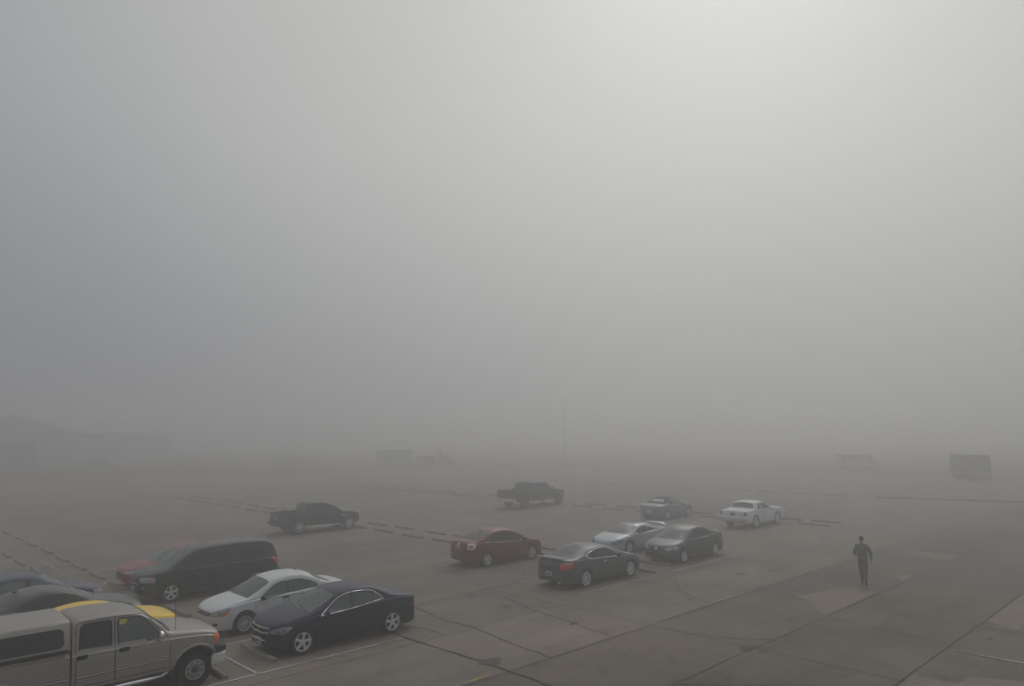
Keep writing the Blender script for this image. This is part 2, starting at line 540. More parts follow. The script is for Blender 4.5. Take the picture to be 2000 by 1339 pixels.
def sweep_bar(mb, plan, z0, z1, th, mat, bev=.02):
    """a bumper-like bar following a plan curve (list of (x,y)), z0..z1 tall, th thick inwards"""
    vs = []; n = len(plan)
    prof = [(0, z0 + bev), (0, z1 - bev), (-bev, z1), (-th, z1), (-th, z0), (-bev, z0)]
    for i, (x, y) in enumerate(plan):
        a = Vector(plan[max(0, i - 1)]); b = Vector(plan[min(n - 1, i + 1)]); t = (b - a).normalized()
        nrm = Vector((t.y, -t.x))
        if nrm.x * (1 if plan[n // 2][0] > 0 else -1) < 0: nrm = -nrm
        for (o, z) in prof: vs.append((x + nrm.x * o, y + nrm.y * o, z))
    k = len(prof); fs = []
    for i in range(n - 1):
        for j in range(k):
            l = (j + 1) % k; fs.append([i * k + j, i * k + l, (i + 1) * k + l, (i + 1) * k + j])
    fs.append(list(range(k))); fs.append([(n - 1) * k + j for j in reversed(range(k))])
    mb.add(vs, fs, mat)
# ------------------------------------------------------------------ the vehicles
PI = math.pi
P_tan = paint('pewter_paint', (.310, .290, .262), .35, .38, .4, .05)
P_yellow = paint('yellow_paint', (.90, .58, .008), 0, .3, .7, .05)
P_greyblue = paint('grey_blue_paint', (.080, .086, .098), .4, .34, .6, .06)
P_blue = paint('blue_paint', (.016, .030, .078), .3, .32, .6, .08)
P_van = paint('charcoal_paint', (.014, .018, .024), .2, .28, .6, .1)
P_red = paint('red_paint', (.25, .030, .035), .3, .3, .6, .08)
P_dred = paint('dark_red_paint', (.125, .014, .018), .3, .3, .6, .08)
P_white = paint('white_paint', (.60, .62, .62), 0, .35, .4, .04)
P_navy = paint('navy_paint', (.007, .012, .036), .2, .34, .3, .05, 2.5, .3)
P_black = paint('black_paint', (.010, .011, .012), .1, .3, .6, .1)
P_dgrey = paint('dark_grey_paint', (.020, .021, .023), .2, .35, .5, .1)
P_grey = paint('slate_grey_paint', (.075, .090, .092), .4, .3, .6, .08)
P_mgrey = paint('mid_grey_paint', (.078, .082, .088), .4, .32, .6, .08)
P_silver = paint('silver_paint', (.42, .46, .50), .35, .3, .6, .05)
P_zsilver = paint('silver_roadster_paint', (.22, .235, .285), .4, .32, .6, .06)
P_mwhite = paint('old_white_paint', (.62, .64, .66), 0, .4, .3, .05)
P_low = paint('lower_band_paint', (.085, .082, .078), .3, .4, .4, .06)
CLOTH = paint('soft_top_cloth', (.013, .006, .006), 0, .9, 0, .25, 20)
LOT = 'vehicles parked in the foggy lot'

def sedan_doors(c, f, m, r, zlo, belt, wf=None, wr=None, hf=None, hr=None, wmat=None, hmat=None):
    if f is not None: c.door(m + .004, f, zlo, belt, wf, hf, wmat, hmat)
    if wf and wr:
        xa = max(x for x, z in wr); xb = min(x for x, z in wf); zs_ = [z for x, z in wr if abs(x - xa) < .02] + [z for x, z in wf if abs(x - xb) < .02]
        for sg, d in c.sides(): c.part('pillar_trim', [(xa - .05, 0, min(zs_) + .01), (xb + .05, 0, min(zs_) + .01), (xb + .05, 0, max(zs_) - .012), (xa - .05, 0, max(zs_) - .012)], d, M['black'], off=.0065, nc=6)
    if r is not None: c.door(r, m - .004, zlo, belt, wr, hr, wmat, hmat)

STEELRIM = paint('polished_steel_rim', (.40, .40, .39), .5, .35, .1)
# 1 pewter crew cab pickup with cap -------------------------------------------------
c = Car('pickup_truck', 'pewter tan crew cab pickup with matching bed cap and chrome step bars', 'pickup truck',
        (4.98, 18.66), 0, LOT, paint=P_tan, W=.985, wb=3.89, T=.20, tr=.39, tw=.26, gap=.13, axle=.0, rim='steel', rimmat=STEELRIM, rimr=.58, crown=.6,
        nosea=.07, taila=.02, bulge=.045, rf=.22, rb=.04,
        top=[(2.64, .86), (2.63, .98), (2.585, 1.10), (2.46, 1.19), (2.2, 1.265), (1.7, 1.345), (1.43, 1.385), (1.14, 1.61), (.93, 1.775), (.78, 1.855), (.5, 1.905), (0, 1.93), (-.46, 1.915), (-.555, 1.885), (-.595, 1.80),
             (-.602, 1.0), (-.642, 1.0), (-.647, 1.345), (-3.1, 1.345), (-3.14, 1.28)],
        belt=[(2.64, .80), (2.58, 1.00), (2.4, 1.07), (2.1, 1.13), (1.5, 1.18), (1.2, 1.195), (-.6, 1.22), (-3.1, 1.29)],
        bot=[(2.64, .66), (2.5, .60), (2.2, .50), (-2.6, .55), (-3.14, .66)],
        Wl=[(2.64, .96), (2.3, .985), (-.598, .985), (-.602, .90), (-.642, .90), (-.647, .985), (-3.14, .985)])
for sg, d in c.sides():
    mbs = MB()
c.screen('windshield', 1.40, .92, M['dewdark'], m=.07, bowl=.05)
for xr_, xf_, win, hx, fr in ((-.53, .215, [(-.47, 1.285), (-.445, 1.73), (-.38, 1.79), (.09, 1.795), (.155, 1.77), (.165, 1.31), (.12, 1.275), (-.43, 1.265)], -.42, 0),
                              (.225, 1.36, [(.29, 1.26), (.275, 1.74), (.31, 1.795), (.74, 1.775), (.84, 1.71), (1.13, 1.34), (1.12, 1.24), (.36, 1.25)], .40, 1)):
    for sg, d in c.sides():
        poly = []
        n = 12
        for i in range(n + 1):
            x = xr_ + (xf_ - xr_) * i / n; zl = .585
            q = (c.arch + .07) ** 2 - (x - c.xf) ** 2
            if q > 0: zl = max(zl, c.zc + math.sqrt(q))
            poly.append((x, 0, zl))
        if fr: tp = [(xf_, 0, 1.20), (1.18, 0, 1.34), (.90, 0, 1.745), (.76, 0, 1.81), (xr_, 0, 1.84)]
        else: tp = [(xf_, 0, 1.84), (xr_ + .05, 0, 1.835), (xr_, 0, 1.78)]
        mb = MB(); c.decal(mb, poly + tp, d, c.paint, off=.004, nc=22, nr=12)
        q = c.path(poly + tp + [poly[0]], d, .001, .07); mb.tube(q, .008, M['seam'], 5)
        o = mb.build('door', c.root, 35)
        w = c.part('window', [(x, 0, z) for x, z in chaikin(win, 2)], d, M['clear'] if fr else M['glass'], o, off=.009)
        bz = c.path([(x, 0, z) for x, z in chaikin(win, 1)] + [(win[0][0], 0, win[0][1])], d, .006, .07)
        if len(bz) > 4:
            bb = MB(); bb.tube(bz, .012, M['black'], 5, True); bb.build('window_seal', o)
        if fr and sg < 0:
            c.part('yellow_tag', [(.31, 0, 1.66), (.31, 0, 1.765), (.47, 0, 1.76), (.45, 0, 1.67)], d, M['tag'], o, off=.013)
        h, nn = c.hit((hx, 0, 1.155), d)
        hb = MB(); hb.box(h + Vector((0, sg * .012, 0)), (.21, .035, .095), M['black'], bev=.014); hb.build('handle', o)
for sg, d in c.sides():
    for pts in ([(-.52, 0, .79), (.20, 0, .79)], [(.24, 0, .79), (1.33, 0, .79)], [(-3.1, 0, .79), (-2.52, 0, .79)], [(-1.36, 0, .79), (-.66, 0, .79)]):
        q = c.path(pts, d, .0, .1)
        mb = MB(); mb.tube([p + Vector((0, 0, .028)) for p in q], .020, c.paint, 6); mb.tube([p + Vector((0, 0, -.022)) for p in q], .024, c.paint, 6)
        mb.build('side_moulding', c.root, 60)
    mb = MB()
    mb.tube([(-1.2, sg * .86, .46), (-.98, sg * .98, .43), (-.4, sg * 1.0, .42), (.9, sg * 1.0, .42), (1.18, sg * .97, .43), (1.36, sg * .86, .46)], [.04, .045, .045, .045, .045, .04], M['chrome'], 10)
    for x in (-.7, .1, 1.0):
        mb.box((x, sg * .99, .468), (.42, .07, .012), M['black'], bev=.004)
        mb.box((x, sg * .85, .47), (.05, .28, .03), M['black'])
    mb.build('step_bar', c.root, 60)
    c.part('fuel_door', [(-2.9, 0, 1.02), (-2.9, 0, 1.2), (-2.72, 0, 1.2), (-2.72, 0, 1.02)], d, c.paint, off=.004)
c.arch_lip(.034, None, .03)
for k in range(-4, 5):    # pressed ribs along the roof
    if k == 0: continue
    c.trim('roof_rib', [(-.44, k * .145, 0), (.60, k * .145, 0)], (0, 0, -1), .012, c.paint, off=-.004)
c.mirror(1.13, 1.31, M['chrome'], (.10, .22, .19), .13)
cap = MB()
capsec = [(.965, 1.352), (.965, 1.40), (.81, 1.86), (.77, 1.91), (.69, 1.935), (.3, 1.95), (0, 1.955)]
vs = []; xs = [-.652, -.657, -.69, -1.2, -1.7, -2.2, -2.7, -3.0, -3.11, -3.13]
for i, x in enumerate(xs):
    k = (.97, .985, 1, 1, 1, 1, 1, 1, .98, .96)[i]; ring = [(y * (k if j > 1 else 1), 1.352 + (z - 1.352) * k) for j, (y, z) in enumerate(capsec)]
    vs += [(x, y, z) for y, z in ring] + [(x, -y, z) for y, z in reversed(ring[:-1])]
n = 13; fs = [[i * n + k, i * n + k + 1, (i + 1) * n + k + 1, (i + 1) * n + k] for i in range(len(xs) - 1) for k in range(n - 1)]
fs += [list(range(n)), [(len(xs) - 1) * n + k for k in reversed(range(n))]]
cap.add(vs, fs, P_tan)
cap.box((-1.89, 0, 1.347), (2.45, 1.95, .012), M['black'])
capo = cap.build('bed_cap', c.root, 40)
bm = bmesh.new(); bm.from_mesh(capo.data); keep = c.bvh; c.bvh = BVHTree.FromBMesh(bm); bm.free()
for sg, d in c.sides():
    c.part('cap_window', [(x, 0, z) for x, z in chaikin([(-2.85, 1.42), (-2.85, 1.79), (-.84, 1.79), (-.775, 1.75), (-.76, 1.48), (-.82, 1.42)], 2)], d, M['glass'], capo, off=.008, nc=20)
    c.trim('cap_rail', [(-3.0, 0, 1.372), (-.69, 0, 1.372)], d, .010, M['seam'], capo)
c.bvh = keep
mb = MB(); bar = [(2.38, -1.01), (2.52, -1.0), (2.64, -.93), (2.72, -.7), (2.75, -.35), (2.75, .35), (2.72, .7), (2.64, .93), (2.52, 1.0), (2.38, 1.01)]
sweep_bar(mb, [(2.28, -1.0)] + bar + [(2.28, 1.0)], .43, .675, .10, M['alloy'], .03); mb2 = MB(); sweep_bar(mb2, [(x + .012, y * 1.01) for x, y in bar], .675, .84, .14, M['black'], .03)
bo = mb.build('bumper', c.root, 40); mb2.build('bumper_pad', bo, 40)
mb = MB(); sweep_bar(mb, [(-3.05, -.98), (-3.2, -.95), (-3.25, -.6), (-3.25, .6), (-3.2, .95), (-3.05, .98)], .52, .74, .10, M['chrome'], .02); mb.build('bumper', c.root, 40)
c.lamp('headlight', [(2.63, .52, .93), (2.63, .52, 1.08), (2.52, .93, 1.09), (2.52, .95, .93)], M['lens'], d=(-1, -.6, 0))
c.lamp('marker_lamp', [(2.56, .94, .95), (2.56, .94, 1.07), (2.40, .97, 1.10), (2.36, .98, 1.0), (2.40, .98, .95)], M['amber'], d=(-.35, -1, 0), off=.014)
c.lamp('turn_lamp', [(2.56, .94, .865), (2.42, .97, .865), (2.42, .97, .925), (2.56, .94, .925)], M['amber'], d=(-.35, -1, 0), off=.014)
c.ends('grille', [(-.5, .92), (.5, .92), (.5, 1.06), (-.5, 1.06)], True, M['black'], rounded=0)
c.wipers(1.41, .5)
h, _ = c.hit((1.55, -.70, 0), (0, 0, -1)); mb = MB(); mb.tube([h, h + Vector((-.03, 0, .8))], [.006, .004], M['black'], 5); mb.build('antenna', c.root)

# 2 yellow coupe ---------------------------------------------------------------------
c = Car('coupe', 'bright yellow coupe half hidden behind the pewter pickup', 'car', (5.80, 21.95), 0, LOT, paint=P_yellow,
        W=.93, wb=2.60, T=.42, tr=.34, tw=.24, rim='five', nosea=.10, taila=.12,
        top=[(2.07, .62), (2.06, .74), (2.02, .84), (1.88, .93), (1.5, 1.0), (1.2, 1.05), (.9, 1.17), (.55, 1.32), (.2, 1.39), (-.2, 1.41), (-.65, 1.37), (-1.2, 1.22), (-1.6, 1.10), (-2.0, 1.05), (-2.2, .98), (-2.24, .78)],
        belt=[(2.07, .60), (2.0, .76), (1.7, .89), (1.0, .96), (-.6, .97), (-1.6, 1.0), (-2.1, .98)],
        bot=[(2.07, .40), (2.0, .26), (1.75, .19), (-1.8, .20), (-2.1, .3), (-2.24, .42)])
c.screen('windshield', 1.16, .40, M['dew'], bowl=.06); c.screen('rear_window', -1.55, -.8, M['dewdark'])
sedan_doors(c, .98, -.35, None, .27, .90, [(-.30, .99), (-.25, 1.22), (-.02, 1.26), (.25, 1.19), (.85, .99)], None, (-.1, .83))
c.quarter([(-1.15, 1.04), (-.98, 1.14), (-.44, 1.22), (-.42, 1.0)])
c.mirror(.78, .97); c.lamp('headlight', [(2.0, .5, .66), (2.0, .5, .78), (1.8, .80, .80), (1.8, .80, .68)], M['lens'])
c.lamp('taillight', [(-2.2, .55, .80), (-2.2, .55, .95), (-2.1, .80, .95), (-2.1, .80, .80)], M['red'], d=(1, -.4, 0)); c.wipers(1.18)

# 3 grey blue sedan -------------------------------------------------------------------
c = Car('sedan', 'grey blue sedan with arched roof and dark windows beyond the yellow coupe', 'car', (5.62, 25.05), 0, LOT, paint=P_greyblue,
        W=.895, wb=2.70, T=.42, tr=.325, nosea=.12, taila=.10,
        top=[(2.30, .56), (2.29, .64), (2.22, .72), (1.95, .82), (1.5, .93), (1.12, 1.0), (.75, 1.17), (.35, 1.34), (.0, 1.43), (-.4, 1.46), (-.85, 1.42), (-1.35, 1.27), (-1.8, 1.10), (-2.15, 1.04), (-2.32, .96), (-2.36, .72)],
        belt=[(2.30, .54), (2.2, .66), (1.8, .80), (1.1, .90), (-.6, .95), (-1.6, 1.0), (-2.3, .94)],
        bot=[(2.30, .40), (2.2, .26), (1.9, .19), (-1.9, .19), (-2.25, .28), (-2.36, .42)])
c.screen('windshield', 1.14, .28, M['dew'], bowl=.06); c.screen('rear_window', -1.75, -1.0, M['dewdark'])
sedan_doors(c, 1.0, -.02, -1.05, .27, .88, [(.02, .945), (.02, 1.30), (.12, 1.30), (.42, 1.20), (.80, .99), (.72, .94)],
            [(-.06, .95), (-.06, 1.30), (-.45, 1.31), (-.80, 1.22), (-1.10, 1.03), (-1.0, .97)], (.12, .83), (-.78, .86))
c.mirror(.74, .94); c.lamp('headlight', [(2.2, .42, .60), (2.2, .42, .68), (1.8, .82, .76), (1.85, .82, .62)], M['lens'], inner=[('turn_lamp', [(1.9, .78, .63), (1.9, .78, .70), (1.8, .82, .72), (1.82, .82, .64)], M['amber'])])
c.lamp('taillight', [(-2.3, .5, .78), (-2.3, .5, .93), (-2.1, .84, .95), (-2.15, .84, .8)], M['red'], d=(1, -.7, 0)); c.wipers(1.15)
mb = MB(); h, _ = c.hit((-.98, 0, 0), (0, 0, -1)); mb.box(h + Vector((0, 0, .018)), (.15, .07, .04), M['black'], taper=.5, bev=.01); mb.build('antenna', c.root)

# 4 blue sedan --------------------------------------------------------------------------
c = Car('sedan', 'dark blue sedan with pale windows, farthest car at the left edge', 'car', (5.45, 28.15), 0, LOT, paint=P_blue,
        W=.88, wb=2.65, T=.38, tr=.325, nosea=.12, taila=.10,
        top=[(2.25, .56), (2.24, .64), (2.18, .72), (1.95, .80), (1.5, .90), (1.12, .97), (.75, 1.16), (.42, 1.33), (.1, 1.40), (-.3, 1.42), (-.8, 1.40), (-1.2, 1.28), (-1.65, 1.10), (-2.05, 1.06), (-2.2, .98), (-2.25, .74)],
        belt=[(2.25, .54), (2.15, .66), (1.8, .78), (1.1, .88), (-.6, .94), (-1.6, .98), (-2.2, .94)],
        bot=[(2.25, .40), (2.15, .26), (1.9, .19), (-1.9, .19), (-2.15, .28), (-2.25, .42)])
c.screen('windshield', 1.12, .36, M['dew'], bowl=.06); c.screen('rear_window', -1.6, -.95, M['dewdark'])
sedan_doors(c, 1.0, -.02, -1.02, .27, .86, [(.04, .94), (.04, 1.26), (.14, 1.27), (.42, 1.20), (.82, .97), (.74, .92)],
            [(-.10, .95), (-.10, 1.27), (-.55, 1.28), (-.80, 1.20), (-.98, 1.0), (-.9, .96)], (.12, .82), (-.78, .85), wmat=M['lightglass'])
c.mirror(.78, .93, M['black'])
c.lamp('headlight', [(2.16, .40, .60), (2.16, .40, .68), (1.74, .80, .75), (1.80, .80, .62)], M['lens'], inner=[('turn_lamp', [(1.95, .74, .62), (1.95, .74, .67), (1.80, .80, .68), (1.84, .80, .63)], M['amber'])])
c.lamp('taillight', [(-2.2, .5, .78), (-2.2, .5, .93), (-2.0, .82, .95), (-2.05, .82, .8)], M['red'], d=(1, -.7, 0)); c.wipers(1.13)

# 5 minivan -------------------------------------------------------------------------------
c = Car('minivan', 'dark charcoal minivan beside the white sedan with clear headlights', 'minivan', (11.12, 27.80), PI, LOT, paint=P_van,
        W=.925, wb=3.07, T=.24, tr=.345, tw=.22, crown=.7, rim='five', nosea=.10, taila=.05, bulge=.03, rf=.45, rb=.22,
        top=[(2.52, .66), (2.51, .80), (2.47, .92), (2.35, 1.00), (2.0, 1.10), (1.66, 1.17), (1.2, 1.46), (.84, 1.67), (.55, 1.735), (0, 1.785), (-1.0, 1.80), (-1.75, 1.785), (-2.10, 1.75), (-2.24, 1.67), (-2.38, 1.34), (-2.47, 1.05), (-2.52, .80), (-2.55, .62)],
        belt=[(2.52, .62), (2.45, .84), (2.2, .96), (1.6, 1.06), (0, 1.08), (-2.0, 1.10), (-2.4, 1.0), (-2.55, .60)],
        bot=[(2.52, .40), (2.4, .30), (2.1, .24), (-2.1, .25), (-2.4, .34), (-2.55, .44)])
c.screen('windshield', 1.64, .84, M['dew'], m=.07, bowl=.08)
c.door(.30, 1.36, .32, 1.03, [(.34, 1.09), (.34, 1.56), (.55, 1.58), (.80, 1.52), (1.38, 1.12), (1.3, 1.07)], (.44, .97))
c.door(-.80, .29, .32, 1.04, [(-.76, 1.11), (-.76, 1.60), (.25, 1.59), (.25, 1.09)], (-.66, .98))
c.quarter([(-1.98, 1.16), (-1.86, 1.55), (-.84, 1.60), (-.84, 1.12)])
for sg, d in c.sides(): c.trim('side_moulding', [(-2.0, 0, .68), (-1.95, 0, .68)], d, .012, M['black']); c.trim('slide_rail', [(-2.0, 0, 1.03), (-.85, 0, 1.04)], d, .010, M['seam'])
c.mirror(1.28, 1.10, None, (.10, .20, .17), .10)
c.lamp('headlight', [(2.46, .50, .76), (2.46, .50, .91), (2.2, .86, .935), (2.08, .91, .91), (2.1, .91, .76)], M['lens'], d=(-.7, -1, 0),
       inner=[('turn_lamp', [(2.14, .88, .79), (2.14, .88, .82), (2.26, .82, .82), (2.26, .82, .79)], M['amber']), ('turn_lamp', [(2.14, .88, .85), (2.14, .88, .88), (2.26, .82, .88), (2.26, .82, .85)], M['amber'])])
c.ends('grille', [(-.42, .70), (.42, .70), (.40, .80), (-.40, .80)], True, M['black'], rounded=0)
c.trim('chrome_strip', [(0, -.42, .71), (0, .42, .71)], (-1, 0, 0), .012, M['chrome']); c.plate(True, .50, mat=M['plate'])
c.lamp('fog_lamp', [(2.4, .62, .55), (2.4, .62, .62), (2.35, .70, .62), (2.35, .70, .55)], M['lens'], d=(-1, -.5, 0))
c.lamp('taillight', [(-2.42, .78, .82), (-2.28, .80, 1.12), (-2.12, .86, 1.12), (-2.30, .86, .82)], M['red'], d=(.6, -1, 0), off=.012); c.wipers(1.66)
mb = MB(); sweep_bar(mb, [(-2.35, -.90), (-2.56, -.82), (-2.63, -.4), (-2.63, .4), (-2.56, .82), (-2.35, .90)], .42, .66, .1, M['black'], .03); mb.build('bumper', c.root, 50)

# 6 dark red sedan behind the van ---------------------------------------------------------
c = Car('sedan', 'faded red sedan mostly hidden behind the charcoal minivan', 'car', (11.25, 30.9), PI, LOT, paint=P_red,
        W=.87, wb=2.62, T=.40, tr=.32, nosea=.12, taila=.10,
        top=[(2.22, .54), (2.21, .62), (2.15, .70), (1.9, .78), (1.5, .88), (1.15, .95), (.75, 1.14), (.35, 1.31), (.0, 1.39), (-.4, 1.41), (-.85, 1.38), (-1.3, 1.24), (-1.75, 1.08), (-2.05, 1.05), (-2.2, .97), (-2.24, .72)],
        belt=[(2.22, .52), (2.1, .64), (1.8, .76), (1.1, .87), (-.6, .93), (-1.6, .97), (-2.2, .92)],
        bot=[(2.22, .38), (2.1, .25), (1.9, .19), (-1.9, .19), (-2.15, .28), (-2.24, .42)])
c.screen('windshield', 1.14, .30, M['dew'], bowl=.06); c.screen('rear_window', -1.65, -.95, M['dewdark'])
sedan_doors(c, 1.0, -.02, -1.02, .27, .85, [(.03, .93), (.03, 1.25), (.12, 1.26), (.42, 1.18), (.80, .96), (.72, .91)],
            [(-.07, .93), (-.07, 1.26), (-.5, 1.27), (-.80, 1.19), (-1.05, .99), (-.95, .95)], (.12, .81), (-.78, .84))
c.mirror(.78, .91); c.lamp('headlight', [(2.14, .36, .58), (2.14, .36, .66), (1.72, .79, .73), (1.78, .80, .60)], M['lens'])
c.ends('grille', [(-.3, .50), (.3, .50), (.3, .60), (-.3, .60)], True, M['black'], rounded=1)
c.lamp('taillight', [(-2.2, .5, .78), (-2.2, .5, .93), (-2.0, .82, .95), (-2.05, .82, .8)], M['red'], d=(1, -.7, 0)); c.wipers(1.16)

# 7 white sedan ------------------------------------------------------------------------------
c = Car('sedan', 'white four door sedan with amber corner lamps between minivan and navy sedan', 'car', (10.96, 21.98), PI, LOT, paint=P_white,
        W=.855, wb=2.614, T=.36, tr=.315, tw=.20, rim='fine', nosea=.12, taila=.11,
        top=[(2.24, .56), (2.23, .65), (2.19, .73), (2.05, .81), (1.75, .92), (1.42, 1.00), (1.22, 1.04), (.9, 1.22), (.55, 1.39), (.25, 1.47), (-.15, 1.50), (-.6, 1.485), (-1.0, 1.39), (-1.45, 1.16), (-1.65, 1.09), (-1.95, 1.07), (-2.1, 1.02), (-2.17, .92), (-2.2, .70)],
        belt=[(2.24, .54), (2.15, .68), (1.8, .82), (1.2, .91), (-.6, .97), (-1.5, 1.02), (-2.15, .95)],
        bot=[(2.24, .40), (2.16, .27), (1.9, .20), (-1.8, .20), (-2.1, .3), (-2.2, .42)])
c.screen('windshield', 1.22, .48, M['dew'], bowl=.06); c.screen('rear_window', -1.55, -.95, M['dewdark'])
sedan_doors(c, 1.0, -.06, -1.02, .28, .89, [(-.03, .965), (-.03, 1.32), (.10, 1.325), (.38, 1.25), (.62, 1.10), (.86, .93), (.75, .905)],
            [(-.10, .97), (-.10, 1.32), (-.45, 1.32), (-.66, 1.28), (-.70, .99)], (.06, .87), (-.82, .91), wmat=M['clear'], hmat=M['black'])
for sg, d in c.sides(): c.part('pillar_trim', [(-.66, 0, 1.0), (-.66, 0, 1.26), (-.78, 0, 1.225), (-.80, 0, 1.005)], d, M['black'], off=.0065, nc=6)
c.quarter([(-.74, .995), (-.71, 1.26), (-.86, 1.21), (-1.10, 1.06), (-1.02, 1.01)], M['clear'])
c.mirror(.78, .94, M['black'])
c.lamp('headlight', [(2.16, .40, .58), (2.17, .40, .68), (1.95, .70, .79), (1.70, .80, .83), (1.90, .80, .62)], M['lensgrey'],
       inner=[('turn_lamp', [(1.98, .77, .61), (1.96, .78, .66), (1.80, .80, .755), (1.76, .81, .74), (1.86, .81, .63)], M['amber']), ('lamp_bowl', [(2.12, .50, .62), (2.12, .50, .68), (2.02, .62, .70), (2.02, .62, .63)], M['lens'])])
c.ends('grille', [(-.42, .60), (.42, .60), (.46, .66), (.40, .70), (-.40, .70), (-.46, .66)], True, M['black'], rounded=1)
c.trim('grille_bar', [(0, -.36, .66), (0, .36, .66)], (-1, 0, 0), .016, M['chrome'], off=.01)
c.ends('badge', [(.085 * math.cos(a), .66 + .037 * math.sin(a)) for a in [k * PI / 8 for k in range(16)]], True, M['ovalblue'], off=.032, rounded=0)
c.lamp('air_intake', [(2.2, .58, .34), (2.2, .58, .42), (2.12, .72, .42), (2.12, .72, .34)], M['black'], d=(-1, -.4, 0)); c.plate(True, .44, mat=P_white, band=False)
c.lamp('taillight', [(-2.12, .55, .80), (-2.12, .55, .96), (-1.95, .80, .98), (-2.02, .80, .80)], M['red'], d=(1, -.7, 0))
c.wipers(1.24); c.antenna(-.66, 0, .36, -.7)

# 8 navy sedan ---------------------------------------------------------------------------------
c = Car('sedan', 'dark navy blue sedan with bright chrome window surround and star wheels', 'car', (11.30, 18.98), PI, LOT, paint=P_navy,
        W=.893, wb=2.852, T=.33, tr=.335, tw=.215, rim='star', rimr=.72, nosea=.10, taila=.09,
        top=[(2.25, .62), (2.245, .72), (2.21, .79), (2.1, .85), (1.75, .955), (1.4, 1.02), (1.18, 1.055), (.85, 1.21), (.5, 1.375), (.2, 1.45), (-.25, 1.48), (-.8, 1.455), (-1.2, 1.33), (-1.6, 1.145), (-1.95, 1.065), (-2.22, 1.03), (-2.34, .98), (-2.39, .86), (-2.42, .66)],
        belt=[(2.25, .59), (2.15, .75), (1.75, .875), (1.2, .93), (-.6, .98), (-1.6, 1.0), (-2.36, .93)],
        bot=[(2.25, .34), (2.18, .24), (1.95, .19), (-1.9, .20), (-2.32, .30), (-2.42, .42)])
c.screen('windshield', 1.18, .40, M['dew'], bowl=.06, m=.06); c.screen('rear_window', -1.62, -1.02, M['dewdark'])
sedan_doors(c, 1.08, -.10, -1.12, .27, .91, [(-.06, .975), (-.06, 1.31), (.10, 1.305), (.38, 1.21), (.62, 1.06), (.83, .93), (.70, .915)],
            [(-.14, .98), (-.14, 1.315), (-.55, 1.31), (-.74, 1.27), (-.76, 1.005)], (.04, .86), (-.90, .90), wmat=M['clear'])
c.quarter([(-.80, 1.01), (-.78, 1.265), (-.90, 1.19), (-1.07, 1.04), (-1.0, 1.015)], M['clear'])
out = chaikin([(.90, .905), (.68, 1.055), (.40, 1.24), (.10, 1.335), (-.2, 1.355), (-.55, 1.34), (-.78, 1.30), (-.93, 1.20), (-1.13, 1.03)], 1, False)
for sg, d in c.sides():
    c.trim('chrome_strip', [(x, 0, z) for x, z in out] + [(-.4, 0, .965), (.3, 0, .925), (.90, 0, .900)], d, .017, M['chrome'], closed=True, off=.006)
c.mirror(.74, .95, None, (.10, .20, .13), .09)
c.lamp('headlight', [(2.16, .50, .62), (2.16, .50, .71), (1.94, .76, .80), (1.70, .83, .79), (1.76, .84, .71), (1.92, .80, .61)], M['lensgrey'],
       inner=[('lamp_bowl', [(2.1, .66, .63), (2.1, .66, .70), (2.0, .74, .71), (2.0, .74, .64)], M['lensdark']), ('lamp_bowl', [(1.95, .76, .66), (1.95, .76, .73), (1.87, .80, .74), (1.87, .80, .68)], M['lensdark'])])
c.ends('grille', [(-.46, .64), (.46, .64), (.46, .72), (-.46, .72)], True, M['black'], rounded=1)
c.ends('lower_grille', [(-.40, .44), (.40, .44), (.44, .58), (-.44, .58)], True, M['black'], rounded=1)
for z, w in ((.735, .47), (.615, .47), (.425, .36)): c.trim('grille_bar', [(0, -w, z + .02), (0, -w * .6, z), (0, w * .6, z), (0, w, z + .02)], (-1, 0, 0), .016, M['chrome'], off=.008)
c.ends('badge', [(-.10, .65), (-.10, .675), (-.04, .675), (-.03, .69), (.04, .69), (.045, .675), (.10, .675), (.10, .65), (.04, .65), (.03, .635), (-.03, .635), (-.04, .65)], True, M['gold'], off=.034, rounded=0, nc=24)
c.plate(True, .40); c.lamp('taillight', [(-2.42, .50, .80), (-2.42, .50, .98), (-2.28, .80, .99), (-2.32, .80, .82)], M['red'], d=(1, -.6, 0))
c.lamp('side_marker', [(-2.10, .86, .70), (-2.10, .86, .735), (-2.26, .84, .735), (-2.26, .84, .70)], M['red'], d=(.2, -1, 0)); c.wipers(1.20); c.arch_lip(.012, None, .012)

# 9 black pickup --------------------------------------------------------------------------------
c = Car('pickup_truck', 'black double cab pickup with silver wheels and a bright step bar', 'pickup truck', (22.75, 40.28), R(-3), LOT, paint=P_black,
        W=.92, wb=3.246, T=.24, tr=.385, tw=.25, gap=.09, rim='six', nosea=.10, taila=.03, rf=.34, rb=.05, bed=(-2.62, -1.16, .82),
        top=[(2.50, .72), (2.49, .86), (2.44, .98), (2.25, 1.07), (1.9, 1.12), (1.35, 1.18), (1.0, 1.40), (.62, 1.63), (.35, 1.72), (-.1, 1.765), (-.7, 1.765), (-1.0, 1.73), (-1.08, 1.62), (-1.15, 1.235), (-1.16, 1.225), (-2.5, 1.225), (-2.68, 1.22), (-2.70, 1.10)],
        belt=[(2.50, .68), (2.4, .90), (2.0, 1.02), (1.2, 1.10), (-1.1, 1.15), (-2.7, 1.195)],
        bot=[(2.50, .48), (2.3, .44), (1.8, .40), (-2.2, .46), (-2.70, .56)])
c.screen('windshield', 1.30, .66, M['dewdark'], m=.07); c.screen('rear_window', -1.14, -1.075, M['glass'], m=.16)
